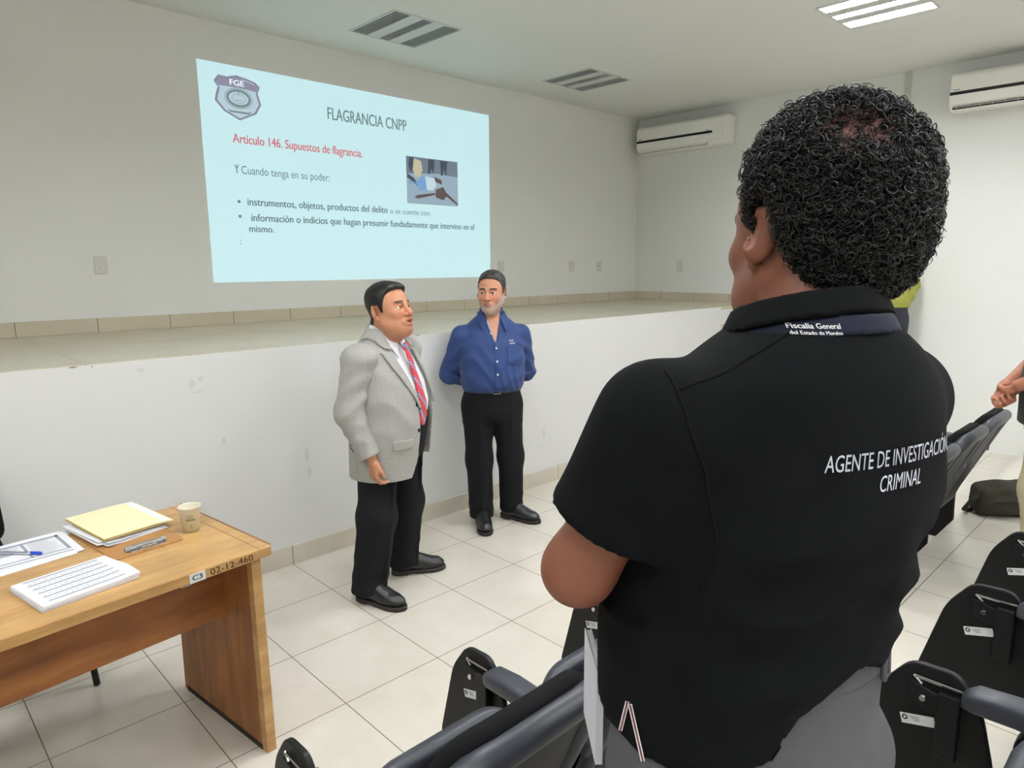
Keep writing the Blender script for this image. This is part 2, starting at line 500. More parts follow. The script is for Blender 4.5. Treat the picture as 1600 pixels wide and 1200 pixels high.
# ------------------------------------------------------------------ projected slide
t = thing('projected_slide', 'pale cyan projected slide titled FLAGRANCIA CNPP on the back wall', 'projected slide', (0, YB, 0))  # panel and lettering glow in place of a projector's light on the wall
SX0, SX1, SZ0, SZ1 = 1.999, 4.768, 1.562, 3.121
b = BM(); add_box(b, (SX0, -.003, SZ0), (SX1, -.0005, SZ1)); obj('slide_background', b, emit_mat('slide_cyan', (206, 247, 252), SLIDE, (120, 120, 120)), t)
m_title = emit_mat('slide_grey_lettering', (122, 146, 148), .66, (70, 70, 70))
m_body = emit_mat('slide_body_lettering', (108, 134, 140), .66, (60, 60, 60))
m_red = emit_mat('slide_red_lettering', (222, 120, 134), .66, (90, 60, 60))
def slide_text(name, parts, m):
    bb = BM()
    for a in parts:
        q = text_bm(*a); me = bpy.data.meshes.new('tmp'); q.to_mesh(me); q.free(); bb.from_mesh(me); bpy.data.meshes.remove(me)
    for v in bb.verts: v.co.y = -.0045
    return obj(name, bb, m, t)
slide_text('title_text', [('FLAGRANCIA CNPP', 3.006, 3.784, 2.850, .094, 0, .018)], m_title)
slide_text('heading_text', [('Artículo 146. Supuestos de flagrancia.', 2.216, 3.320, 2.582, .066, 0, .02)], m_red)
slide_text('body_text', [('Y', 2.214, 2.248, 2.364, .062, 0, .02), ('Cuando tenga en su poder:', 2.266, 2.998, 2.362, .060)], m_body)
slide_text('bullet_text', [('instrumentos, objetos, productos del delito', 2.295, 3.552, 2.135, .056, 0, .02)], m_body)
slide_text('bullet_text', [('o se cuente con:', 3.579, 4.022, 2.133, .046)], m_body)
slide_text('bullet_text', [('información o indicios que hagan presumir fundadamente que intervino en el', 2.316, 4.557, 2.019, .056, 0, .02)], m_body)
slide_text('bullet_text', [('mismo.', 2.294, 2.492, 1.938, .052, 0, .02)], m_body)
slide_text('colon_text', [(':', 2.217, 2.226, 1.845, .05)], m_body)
b = BM()
for cz in (2.158, 2.051):
    add_prism(b, [(2.231 + .012 * math.cos(k * PI / 8), cz + .012 * math.sin(k * PI / 8)) for k in range(16)], -.0045, -.004, 'y')
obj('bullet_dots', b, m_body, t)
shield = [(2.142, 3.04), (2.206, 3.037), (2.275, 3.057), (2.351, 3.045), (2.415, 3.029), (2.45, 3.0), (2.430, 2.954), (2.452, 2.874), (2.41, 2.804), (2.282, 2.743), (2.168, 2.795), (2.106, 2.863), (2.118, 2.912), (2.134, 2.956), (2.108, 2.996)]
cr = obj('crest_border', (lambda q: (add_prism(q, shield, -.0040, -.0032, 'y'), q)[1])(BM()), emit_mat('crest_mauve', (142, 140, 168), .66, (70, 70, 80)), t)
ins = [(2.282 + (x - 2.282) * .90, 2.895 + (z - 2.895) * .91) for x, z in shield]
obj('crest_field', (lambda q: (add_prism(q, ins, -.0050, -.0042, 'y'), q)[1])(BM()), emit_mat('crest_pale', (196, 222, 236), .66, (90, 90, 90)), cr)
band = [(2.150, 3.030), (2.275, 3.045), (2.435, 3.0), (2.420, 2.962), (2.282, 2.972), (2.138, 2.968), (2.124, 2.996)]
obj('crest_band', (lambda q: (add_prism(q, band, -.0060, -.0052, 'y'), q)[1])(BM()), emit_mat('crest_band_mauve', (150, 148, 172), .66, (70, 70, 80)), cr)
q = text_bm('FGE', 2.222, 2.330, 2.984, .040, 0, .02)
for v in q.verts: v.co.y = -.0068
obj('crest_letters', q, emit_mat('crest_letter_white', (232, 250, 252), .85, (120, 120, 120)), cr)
def ring(bm, cx, cz, rx, rz, w, y0, y1, n=40):
    for k in range(n):
        a0, a1 = 2 * PI * k / n, 2 * PI * (k + 1) / n
        add_prism(bm, [(cx + rx * math.cos(a0), cz + rz * math.sin(a0)), (cx + rx * math.cos(a1), cz + rz * math.sin(a1)), (cx + (rx - w) * math.cos(a1), cz + (rz - w) * math.sin(a1)), (cx + (rx - w) * math.cos(a0), cz + (rz - w) * math.sin(a0))], y0, y1, 'y')
b = BM(); ring(b, 2.282, 2.897, .104, .072, .004, -.0058, -.0052); ring(b, 2.282, 2.897, .092, .063, .018, -.0058, -.0052); ring(b, 2.282, 2.897, .052, .034, .003, -.0058, -.0052)
add_prism(b, [(2.280, 2.95), (2.2845, 2.95), (2.2845, 2.915), (2.280, 2.915)], -.0058, -.0052, 'y')
add_prism(b, [(2.25, 2.884), (2.314, 2.884), (2.30, 2.880), (2.26, 2.880)], -.0058, -.0052, 'y')
add_prism(b, [(2.19, 2.816), (2.214, 2.806), (2.35, 2.806), (2.376, 2.814), (2.352, 2.794), (2.214, 2.794)], -.0058, -.0052, 'y')
obj('crest_seal', b, m_title, cr)
# small picture on the slide
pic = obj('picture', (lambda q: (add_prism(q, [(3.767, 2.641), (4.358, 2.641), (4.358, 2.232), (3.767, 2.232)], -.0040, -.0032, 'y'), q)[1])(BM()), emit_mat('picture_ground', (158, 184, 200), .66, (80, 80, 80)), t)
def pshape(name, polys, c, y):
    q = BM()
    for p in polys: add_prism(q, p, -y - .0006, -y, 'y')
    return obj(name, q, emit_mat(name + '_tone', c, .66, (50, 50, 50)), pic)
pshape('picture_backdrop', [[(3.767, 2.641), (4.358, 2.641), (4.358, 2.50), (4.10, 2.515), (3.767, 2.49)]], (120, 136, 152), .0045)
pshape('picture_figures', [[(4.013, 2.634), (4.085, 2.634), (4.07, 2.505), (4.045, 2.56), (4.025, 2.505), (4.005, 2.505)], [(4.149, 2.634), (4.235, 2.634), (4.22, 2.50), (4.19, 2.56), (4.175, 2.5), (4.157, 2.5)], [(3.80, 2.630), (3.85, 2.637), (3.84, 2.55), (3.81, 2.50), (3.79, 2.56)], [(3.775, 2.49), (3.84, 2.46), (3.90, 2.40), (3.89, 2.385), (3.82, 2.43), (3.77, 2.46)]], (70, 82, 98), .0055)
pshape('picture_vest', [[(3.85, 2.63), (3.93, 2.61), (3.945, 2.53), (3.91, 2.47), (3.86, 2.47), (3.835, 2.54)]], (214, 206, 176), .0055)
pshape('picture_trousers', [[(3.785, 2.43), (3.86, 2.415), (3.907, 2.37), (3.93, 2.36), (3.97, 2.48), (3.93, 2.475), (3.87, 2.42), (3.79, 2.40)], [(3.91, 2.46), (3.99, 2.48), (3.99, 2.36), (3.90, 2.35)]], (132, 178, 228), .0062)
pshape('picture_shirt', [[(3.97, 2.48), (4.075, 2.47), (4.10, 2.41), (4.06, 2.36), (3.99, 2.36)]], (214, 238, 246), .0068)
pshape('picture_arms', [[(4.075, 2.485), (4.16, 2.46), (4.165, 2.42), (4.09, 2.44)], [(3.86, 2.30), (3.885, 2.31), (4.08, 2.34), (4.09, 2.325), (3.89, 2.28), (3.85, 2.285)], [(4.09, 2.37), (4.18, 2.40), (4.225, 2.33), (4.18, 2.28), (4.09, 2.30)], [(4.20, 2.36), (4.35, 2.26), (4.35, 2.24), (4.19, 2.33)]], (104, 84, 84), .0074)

# ------------------------------------------------------------------ sockets and wall plates
def wall_plate(name, label, x, z, w, h, kind, right=False):
    b = BM(); add_box(b, (-w / 2, -.008, -h / 2), (w / 2, 0, h / 2), .003)
    t = obj(name, b, M['plate'])
    tag(t, label, 'power socket' if kind else 'wall plate', 'blank wall plates' if not kind else None)
    if right:
        t.location = (XR, x, z); t.rotation_euler = (0, 0, -PI / 2)
    else:
        t.location = (x, YB, z)
    if kind == 2:
        for dz in (-.021, .021):
            q = BM(); add_lathe(q, [(.0, -.0105), (.0155, -.0105), (.0165, -.008)], 20, (0, 0, dz), 'y'); obj('receptacle', q, M['plate_pale'], t, False)
            q = BM()
            for dx in (-.006, .006): add_box(q, (dx - .0012, -.0112, dz - .001), (dx + .0012, -.0104, dz + .008))
            add_box(q, (-.0022, -.0112, dz - .011), (.0022, -.0104, dz - .0065)); obj('slots', q, M['dark_slot'], t)
    if kind == 1:
        q = BM(); add_box(q, (-.017, -.0105, -.03), (.017, -.008, .03), .002); obj('receptacle', q, M['plate_pale'], t)
        q = BM(); add_box(q, (-.008, -.0112, -.006), (.008, -.0104, .008)); obj('slots', q, M['dark_slot'], t)
    return t
wall_plate('power_socket', 'white double power socket on the back wall left of the slide', 1.268, 1.692, .074, .115, 2)
wall_plate('power_socket', 'white single power socket with dark slot near the back corner', 6.515, 1.655, .078, .118, 1)
wall_plate('blank_wall_plate', 'blank wall plate left of the dark-slotted socket', 6.02, 1.658, .082, .118, 0)
wall_plate('blank_wall_plate', 'blank wall plate just right of the slide above the blue shirted man', 4.92, 1.665, .082, .11, 0)
wall_plate('blank_wall_plate', 'blank wall plate on the right wall under the air conditioner', 4.607, 1.651, .078, .13, 0, True)

# ------------------------------------------------------------------ air conditioners
def air_conditioner(label, yc, length, open_slot):
    t = thing('air_conditioner', label, 'air conditioner', (XR, yc, 2.965))
    H, D, L = .30, .215, length
    prof = round_poly([(0, 0), (-.155, .0), (-D, .055), (-D, H - .03), (-D + .03, H), (0, H)], [.01, .04, .03, .03, .03, .01], 5)
    b = BM(); add_prism(b, prof, -L / 2, L / 2, 'x')
    # prism along x: points are (y,z); rotate so length runs along y and depth towards -x
    for v in b.verts: v.co = Vector((v.co.y, v.co.x, v.co.z))
    bmesh.ops.recalc_face_normals(b, faces=b.faces[:])
    bmesh.ops.bevel(b, geom=[e for e in b.edges if abs(e.verts[0].co.y - e.verts[1].co.y) < 1e-6], offset=.012, segments=3, profile=.5, affect='EDGES')
    obj('body', b, M['white_plastic'], t)
    b = BM(); add_box(b, (-D - .002, -L / 2 + .16, .120), (-D + .01, L / 2 - .004, .146), .002); obj('dark_strip', b, M['strip_black'], t)
    f = BM()
    mt = Matrix.Translation((-.186, 0, .028)) @ Matrix.Rotation(math.radians(42.5), 4, 'Y')
    add_box(f, (-.003, -L / 2 + .22, -.033), (.004, L / 2 - .03, .030), .003, mtx=mt)
    fl = obj('flap', f, M['dark_slot'] if open_slot else M['white_plastic'], t)
    f = BM()
    if open_slot:
        for dz in (-.016, .004, .022): add_box(f, (-.007, -L / 2 + .23, dz - .003), (-.002, L / 2 - .04, dz + .002), mtx=mt)
        for k in range(12): 
            y = -L / 2 + .26 + k * (L - .32) / 11
            add_box(f, (-.006, y - .002, -.03), (-.002, y + .002, .028), mtx=mt)
        obj('louver', f, M['plate'], fl)
    else:
        for (z0, z1) in ((-.036, -.034), (.030, .033)): add_box(f, (-.0045, -L / 2 + .22, z0), (.0, L / 2 - .03, z1), mtx=mt)
        add_box(f, (-.0045, -L / 2 + .218, -.036), (.0, -L / 2 + .221, .033), mtx=mt)
        obj('seam', f, M['scuff_dark'], fl)
    b = BM(); add_box(b, (-D - .001, L / 2 - .075, .156), (-D + .01, L / 2 - .025, .164)); add_box(b, (-D - .001, -L / 2 + .20, .152), (-D + .01, -L / 2 + .24, .158)); obj('maker_mark', b, M['lamp_dark'], t)
    b = BM()
    for z in (.26, .19): add_box(b, (-D - .001, -L / 2 + .075, z), (-D + .005, -L / 2 + .081, z + .008))
    obj('screw_cover', b, M['plate'], t)
    return t
air_conditioner('white wall air conditioner in the far corner above the stage, flap closed', 4.545, 1.16, False)
air_conditioner('white wall air conditioner cut by the right picture edge, vent open', 1.235, 1.275, True)

# ------------------------------------------------------------------ desk and what lies on it
DA = math.atan2(.088, .763)
D0 = Vector((.946, 2.159, 0))
t = thing('desk', 'worn varnished wooden desk with panel leg at the lower left', 'desk', D0, DA)
W, DEP, TT = 1.52, .652, .036
b = BM(); add_box(b, (-W, 0, .751 - TT), (0, DEP, .751), .004); obj('desk_top', b, M['desk'], t)
b = BM(); add_box(b, (-.003, .006, .7515), (.002, DEP, .754), .001); add_box(b, (-.045, .0, .7505), (-.042, DEP, .7513)); obj('top_edge_strip', b, M['desk_side'], t)
for x in (-.066, -W + .035):
    b = BM(); add_prism(b, [(0.0, 0.0), (.61, 0.0), (.60, .751 - TT), (.02, .751 - TT)], x, x + .031, 'x', .002)
    pl = obj('side_panel', b, M['desk_side'], t)
    b = BM(); add_prism(b, [(-.001, 0), (.033, 0), (.05, .715), (.018, .715)], x - .0015, x + .0325, 'x', .001); obj('edge_lipping', b, M['desk'], pl)
    b = BM(); add_box(b, (x - .0025, .03, .0), (x - .0005, .585, .018)); obj('kick_strip', b, M['bagstrap'], pl)
b = BM(); add_box(b, (-W + .066, .225, .445), (-.066, .243, .751 - TT)); obj('front_panel', b, M['desk_panel'], t)
b = BM(); add_box(b, (-.282, -.0016, .716), (-.232, 0, .746), .0004); st = obj('sticker', b, M['sticker'], t); 
q = text_bm('C3', -.274, -.242, .724, .017, 0, .02)
for v in q.verts: v.co.y = -.0024
obj('sticker_text', q, M['ink'], st)
q = text_bm('02-12-460', -.215, -.068, .722, .021, -.12, .01)
for v in q.verts: v.co.y = -.0012
obj('pencilled_number', q, mat('brown_marker', (88, 54, 26), .8), t)
b = BM(); add_prism(b, [(-.194 + .024 * math.cos(k * PI / 7) * random.uniform(.7, 1.1), .612 + .010 * math.sin(k * PI / 7) * random.uniform(.6, 1.2)) for k in range(14)], .2235, .225, 'y'); obj('paper_scrap', b, M['paper2'], t)
DM = Matrix.Translation(D0) @ Matrix.Rotation(DA, 4, 'Z')
def desk_place(o, x, y, z, rz=0):
    o.location = DM @ Vector((x, y, z)); o.rotation_euler = (0, 0, DA + rz); return o
ZT = .7515

def sheet_bm(w, d, z0, z1, curl=None, nx=10, ny=8):
    """a sheet or wad of paper as a closed thin slab, curl(x,y) lifts it"""
    bm = BM(); top = []; bot = []
    for j in range(ny + 1):
        rt = []; rb = []
        for i in range(nx + 1):
            x = -w / 2 + w * i / nx; y = -d / 2 + d * j / ny
            c = curl(x, y) if curl else 0
            rt.append(bm.verts.new((x, y, z1 + c))); rb.append(bm.verts.new((x, y, z0 + c)))
        top.append(rt); bot.append(rb)
    fs = []
    for j in range(ny):
        for i in range(nx):
            fs.append(bm.faces.new((top[j][i], top[j][i + 1], top[j + 1][i + 1], top[j + 1][i])))
            fs.append(bm.faces.new((bot[j][i], bot[j + 1][i], bot[j + 1][i + 1], bot[j][i + 1])))
    per = [(0, i) for i in range(nx)] + [(j, nx) for j in range(ny)] + [(ny, i) for i in range(nx, 0, -1)] + [(j, 0) for j in range(ny, 0, -1)]
    for k in range(len(per)):
        a = per[k]; c = per[(k + 1) % len(per)]
        fs.append(bm.faces.new((bot[a[0]][a[1]], bot[c[0]][c[1]], top[c[0]][c[1]], top[a[0]][a[1]])))
    bmesh.ops.recalc_face_normals(bm, faces=fs)
    return bm

def print_rows(bm, rects, z, curl=None):
    for (x0, y0, x1, y1) in rects:
        n = max(1, int((x1 - x0) / .02))
        lo = [bm.verts.new((x0 + (x1 - x0) * i / n, y0, z + (curl(x0 + (x1 - x0) * i / n, y0) if curl else 0))) for i in range(n + 1)]
        hi = [bm.verts.new((x0 + (x1 - x0) * i / n, y1, z + (curl(x0 + (x1 - x0) * i / n, y1) if curl else 0))) for i in range(n + 1)]
        for i in range(n): bm.faces.new((lo[i], lo[i + 1], hi[i + 1], hi[i]))

# stack of printed forms at the front of the desk (landscape letter paper)
rz = math.radians(-2)
curl1 = lambda x, y: .012 * max(0, (x - .06) / .08) ** 2 * max(0, (.11 - abs(y + .04)) / .11)
sp = thing('paper_stack', 'thick stack of printed white forms at the front edge of the desk', 'paper stack')
desk_place(sp, -.528, .19, ZT, math.radians(4))
for k in range(6):
    bm = sheet_bm(.262, .222, k * .0028, k * .0028 + .0026, (lambda kk: (lambda x, y: curl1(x, y) * (.4 + .12 * kk)))(k))
    xf(bm, Matrix.Translation((random.uniform(-.003, .003), random.uniform(-.003, .003), 0)) @ Matrix.Rotation(random.uniform(-.018, .018), 4, 'Z'))
    o = obj('paper_sheet', bm, M['paper'] if k != 2 else M['paper2'], sp)
bm = BM(); c5 = lambda x, y: curl1(x, y)
rows = [(-.105, .09 - k * .036, .10, .097 - k * .036) for k in range(6)]
print_rows(bm, rows, .0172, c5)
obj('table_print', bm, M['print'], sp)
bm = BM()
for k in range(5):
    for i in range(14):
        print_rows(bm, [(-.10 + i * .0142, .066 - k * .036 + .006 * (i % 2), -.10 + i * .0142 + random.uniform(.005, .012), .0675 - k * .036 + .006 * (i % 2))], .0172, c5)
        print_rows(bm, [(-.10 + i * .0142, .078 - k * .036, -.10 + i * .0142 + random.uniform(.005, .012), .0792 - k * .036)], .0172, c5)
obj('small_print', bm, M['print_dark'], sp)

# loose forms at the left edge of the desk with the pen on them
lp = thing('paper_stack', 'loose printed forms under the blue pen at the left edge', 'paper stack')
desk_place(lp, -.545, .575, ZT, math.radians(-3))
for k, (dx, dy, rr, w, d) in enumerate([(-.05, -.02, .10, .30, .25), (0.0, .0, .0, .27, .24), (-.004, .004, .03, .265, .235)]):
    bm = sheet_bm(w, d, k * .0016, k * .0016 + .0015)
    xf(bm, Matrix.Translation((dx, dy, 0)) @ Matrix.Rotation(rr, 4, 'Z')); obj('paper_sheet', bm, M['paper'], lp)
bm = BM()
print_rows(bm, [(-.11, .075, .11, .09), (-.11, -.10, .11, -.093), (-.11, -.075, .11, -.068), (.10, -.07, .11, .09), (-.11, -.075, -.10, .075), (-.004, -.07, .004, .075), (-.10, .0, .0, .008)], .0054)
obj('form_print', bm, M['print'], lp)
bm = BM()
for k in range(16): 
    print_rows(bm, [(-.095, .065 - k * .004, -.095 + random.uniform(.05, .085), .0663 - k * .004), (.012, .066 - k * .0085, .012 + random.uniform(.05, .085), .0673 - k * .0085)], .0054)
obj('small_print', bm, M['print_dark'], lp)
pn = thing('pen', 'ballpoint pen with blue cap lying on the loose forms', 'pen')
desk_place(pn, -.559, .554, ZT + .0054 + .0042, math.atan2(-.114, .085))
bm = BM(); add_tube(bm, [(-.085, 0, 0), (.035, 0, 0)], .0042, 10); obj('barrel', bm, M['pen_clear'], pn, False)
bm = BM(); add_tube(bm, [(-.083, 0, .0012), (.012, 0, .0012)], .0034, 8); obj('ink_tube', bm, M['pen_ink'], pn)
bm = BM(); add_tube(bm, [(.026, 0, .001), (.056, 0, .001), (.062, 0, .001)], [.0052, .0052, .003], 10); add_box(bm, (.022, -.0015, .004), (.055, .0015, .0066)); obj('cap', bm, M['pen_blue'], pn)
bm = BM(); add_tube(bm, [(-.097, 0, 0), (-.085, 0, 0)], [.0008, .0036], 10); obj('tip', bm, M['pen_ink'], pn)

# clipboard with papers and a manila folder on top
cb = thing('clipboard', 'brown hardboard clipboard with metal clip under the manila folder', 'clipboard')
desk_place(cb, -.28, .482, ZT, math.radians(1))
bm = BM(); add_prism(bm, round_poly([(-.112, -.205), (.115, -.205), (.115, .21), (-.112, .21)], .016), 0, .004, 'z', .0006); obj('board', bm, M['hardboard'], cb)
bm = BM(); add_box(bm, (-.058, -.19, .004), (.058, -.158, .0065), .001)
add_tube(bm, [(-.06, -.168, .0115), (.06, -.168, .0115)], .0072, 12)
add_prism(bm, round_poly([(-.05, -.165), (.05, -.165), (.04, -.138), (-.04, -.138)], .006), .008, .0105, 'z')
add_tube(bm, [(-.022, -.178, .012), (-.022, -.20, .017), (.022, -.20, .017), (.022, -.178, .012)], .0018, 8)
cl = obj('clip', bm, M['chrome'], cb)
bm = BM(); add_tube(bm, [(-.066, -.168, .0115), (-.05, -.168, .0115)], .0085, 10); add_tube(bm, [(.05, -.168, .0115), (.066, -.168, .0115)], .0085, 10); obj('clip_end', bm, M['lamp_dark'], cl)
fp = thing('paper_bundle', 'white papers sticking out between clipboard and manila folder', 'paper bundle')
desk_place(fp, -.275, .56, ZT + .0045, math.radians(5))
for k, (dx, dy, rr) in enumerate([(-.004, -.02, .05), (-.012, .0, -.03), (-.002, -.008, .09), (-.008, .012, .0)]):
    bm = sheet_bm(.213, .26, k * .0026, k * .0026 + .0024, lambda x, y: .004 * max(0, (-x - .05) / .05))
    xf(bm, Matrix.Translation((dx, dy, 0)) @ Matrix.Rotation(rr, 4, 'Z')); obj('paper_sheet', bm, M['paper'] if k % 2 else M['paper2'], fp)
mf = thing('manila_folder', 'pale yellow manila folder lying on the clipboard', 'folder')
desk_place(mf, -.253, .585, ZT + .0235, math.radians(3))
bm = sheet_bm(.238, .315, 0, .0012, lambda x, y: .004 * (x + .12) / .24 * 0 + .002 * math.sin(9 * y)); obj('lower_cover', bm, M['manila2'], mf)
bm = sheet_bm(.236, .312, .0050, .0064, lambda x, y: .003 * max(0, (x - .05) / .06) * -1 + .002 * math.sin(9 * y)); obj('upper_cover', bm, M['manila'], mf)
bm = sheet_bm(.222, .30, .0020, .0045, lambda x, y: .002 * math.sin(9 * y)); obj('paper_sheet', bm, M['paper'], mf)

cp = thing('paper_cup', 'small cream paper cup with green print at the back of the desk', 'cup')
desk_place(cp, -.108, .342, ZT)
bm = BM(); add_lathe(bm, [(.0, .004), (.026, .004), (.0265, .0), (.0278, .0), (.0375, .089), (.0388, .0905), (.0388, .0925), (.0365, .0925), (.0355, .088), (.0262, .008), (.0, .008)], 40); obj('cup_body', bm, M['cup'], cp, True)
def cup_print(z0, z1, a0, a1, name, m, n=14, z2=None):
    bm = BM()
    vs0 = []; vs1 = []
    for k in range(n + 1):
        a = a0 + (a1 - a0) * k / n
        for lst, z in ((vs0, z0), (vs1, z1)):
            rr = .0278 + (.0375 - .0278) * z / .089 + .0004
            lst.append(bm.verts.new((rr * math.cos(a), rr * math.sin(a), z)))
    for k in range(n): bm.faces.new((vs0[k], vs0[k + 1], vs1[k + 1], vs1[k]))
    return bm
cam_a = math.atan2(-2.45, -.85) - DA
for nm, z0, z1, h0, h1 in (('green_band', .046, .052, -.45, .55), ('green_base', .001, .006, -.9, 1.1)):
    obj(nm, cup_print(z0, z1, cam_a + h0, cam_a + h1, nm, None), M['cup_green'], cp)
bm = BM()
for k in range(5):
    q = cup_print(.066 - k * .0035, .0672 - k * .0035, cam_a - .32, cam_a + .30, '', None); me = bpy.data.meshes.new('t'); q.to_mesh(me); q.free(); bm.from_mesh(me)
for k in range(3):
    q = cup_print(.014 + k * .006, .018 + k * .006, cam_a + .05 - .08 * k, cam_a + .22 - .02 * k, '', None, 5); me = bpy.data.meshes.new('t'); q.to_mesh(me); q.free(); bm.from_mesh(me)
obj('small_print', bm, M['cup_green'], cp)

# chair behind the desk, only a leg and the edge of its back in view
t = thing('office_chair', 'black steel-legged chair behind the wooden desk', 'chair', (.28, 3.11, 0), math.radians(27))
bm = BM(); add_pad(bm, round_poly([(-.22, -.22), (.22, -.22), (.22, .21), (-.22, .21)], .06), .06, .025, lambda x, y, h: Vector((x, y, .45 + h))); obj('seat', bm, M['fabric'], t, True)
bm = BM(); add_pad(bm, round_poly([(-.21, .58), (.21, .58), (.21, .86), (-.21, .86)], .06), .045, .02, lambda x, z, h: Vector((x, .22 + h + .1 * (z - .58) - .5 * x * x * 0, z))); obj('backrest', bm, M['fabric'], t, True)
for sx in (-1, 1):
    bm = BM(); add_tube(bm, [(sx * .19, -.17, .43), (sx * .21, -.20, .004)], .013, 10); obj('leg', bm, M['black_metal'], t)
    bm = BM(); add_tube(bm, [(sx * .20, .25, .004), (sx * .19, .17, .43), (sx * .16, .235, .66)], .013, 10); obj('leg', bm, M['black_metal'], t)

# ------------------------------------------------------------------ auditorium seating
def make_chair():
    t = thing('auditorium_chair', 'x', 'auditorium chair', group='auditorium chairs')
    AX = .262
    # support panel and foot under the right arm
    b = BM(); add_prism(b, round_poly([(.08, .02), (.21, .02), (.20, .60), (.02, .63), (.0, .58), (.09, .40)], .03), AX - .018, AX + .018, 'x', .004)
    add_box(b, (AX - .034, .065, 0), (AX + .034, .27, .022), .006)
    lg = obj('leg', b, M['black_plastic'], t)
    b = BM(); mq = Matrix.Translation((AX - .0185, .165, .555)) @ Matrix.Rotation(math.radians(-8), 4, 'X'); add_box(b, (-.001, -.033, -.014), (.0004, .033, .014), mtx=mq); obj('sticker', b, M['sticker'], lg)
    b = BM()
    for k in range(16): add_box(b, (-.0016, -.026 + k * .0024, -.010), (-.0008, -.0252 + k * .0024 + .0008 * (k % 2), -.001))
    for k in range(2): add_box(b, (-.0016, -.012, .003 + k * .005), (-.0008, .024, .0042 + k * .005))
    xf(b, mq); obj('sticker_print', b, M['ink'], lg)
    # arm pad
    b = BM(); sec = round_poly([(-.032, -.026), (.032, -.026), (.032, .024), (-.032, .024)], .019, 5)
    path = [(-.055, .610), (-.02, .622), (.08, .632), (.2, .638), (.27, .634), (.293, .626)]; scl = [.75, .95, 1, 1, .95, .62]
    rings = []
    for (y, z), s in zip(path, scl):
        rings.append([b.verts.new((AX + p[0] * s, y, z + p[1] * s)) for p in sec])
    n = len(sec); fs = [b.faces.new(rings[0][::-1]), b.faces.new(rings[-1])]
    for a, c in zip(rings, rings[1:]):
        for i in range(n): fs.append(b.faces.new((a[i], a[(i + 1) % n], c[(i + 1) % n], c[i])))
    bmesh.ops.recalc_face_normals(b, faces=fs)
    obj('armrest', b, M['grey_plastic'], t, True)
    # folded writing tablet beside the arm
    out = round_poly([(.310, .662), (.400, .658), (.458, .578), (.520, .342), (.495, .306), (.235, .375), (.228, .46), (.262, .600)], [.02, .025, .03, .022, .022, .04, .05, .04], 4)
    b = BM(); add_prism(b, out, AX + .014, AX + .030, 'x', .003)
    tb = obj('writing_tablet', b, M['tablet'], t)
    b = BM(); add_box(b, (AX - .006, .296, .47), (AX + .014, .338, .618), .003); add_prism(b, round_poly([(.30, .595), (.394, .622), (.392, .578), (.365, .560), (.30, .556)], .008), AX + .002, AX + .014, 'x', .002)
    obj('hinge_bracket', b, M['black_plastic'], tb)
    b = BM(); add_tube(b, [(AX + .006, .296, .632), (AX + .006, .385, .632)], .003, 8); add_tube(b, [(AX + .008, .372, .618), (AX + .008, .388, .634)], .004, 8)
    obj('hinge_pin', b, M['chrome'], tb)
    b = BM(); add_lathe(b, [(0, -.006), (.0062, -.006), (.0078, -.003), (.0078, .002)], 14, (AX + .002, .366, .590), 'x'); obj('bolt', b, M['chrome'], tb)
    b = BM(); ml = Matrix.Translation((AX + .0135, .374, .527)) @ Matrix.Rotation(math.radians(-16), 4, 'X')
    add_box(b, (-.001, -.034, -.0115), (.0002, .034, .0115), mtx=ml)
    sk = obj('sticker', b, M['sticker'], tb)
    b = BM(); 
    for k in range(12):
        a0, a1 = k * PI / 6, (k + 1) * PI / 6
        add_prism(b, [(.025 + .006 * math.cos(a0), .003 + .006 * math.sin(a0)), (.025 + .006 * math.cos(a1), .003 + .006 * math.sin(a1)), (.025 + .003 * math.cos(a1), .003 + .003 * math.sin(a1)), (.025 + .003 * math.cos(a0), .003 + .003 * math.sin(a0))], -.0014, -.001, 'x')
    for k in range(3): add_box(b, (-.0014, -.004, .005 - k * .004), (-.001, .016 - .004 * k, .006 - k * .004))
    xf(b, ml); obj('sticker_print', b, M['ink'], tb)
    # tipped up seat
    o2 = round_poly([(-.205, .34), (.205, .34), (.205, .662), (-.205, .662)], [.04, .04, .085, .085], 8)
    b = BM(); add_pad(b, o2, .05, .022, lambda x, z, h: Vector((x, .20 - h - .9 * (.615 - z) ** 2 * 0 + .6 * x * x * -1 + .10 * (.34 - z), z)))
    se = obj('seat', b, M['grey_plastic'], t, True)
    o3 = round_poly([(-.185, .36), (.185, .36), (.185, .632), (-.185, .632)], [.04, .04, .07, .07], 8)
    b = BM(); add_pad(b, o3, .05, .022, lambda x, z, h: Vector((x, .150 - h - .6 * x * x + .10 * (.34 - z), z)))
    obj('seat_cushion', b, M['fabric'], se, True)
    b = BM(); add_box(b, (.03, .235, .52), (.10, .2365, .545)); 
    # back: padded rim tube, recessed shell, cushion
    def bk(x, z, h):
        k = (z - .30) / .57
        return Vector((x, .085 - .205 * k - .03 * k * k + .45 * x * x + h, z))
    ro = round_poly([(-.19, .31), (.19, .31), (.195, .84), (-.195, .84)], [.06, .06, .09, .09], 8)
    b = BM(); add_tube(b, [bk(x, z, -.012) for x, z in ro], [.015 + .016 * max(0, min(1, (z - .60) / .16)) for x, z in ro], 14, closed=True)
    bo = obj('backrest', b, M['grey_plastic'], t, True)
    b = BM(); add_pad(b, round_poly([(-.203, .300), (.203, .300), (.206, .835), (-.206, .835)], [.06, .06, .09, .09], 8), .036, .015, lambda x, z, h: bk(x, z, h - .006)); obj('back_shell', b, M['black_plastic'], bo, True)
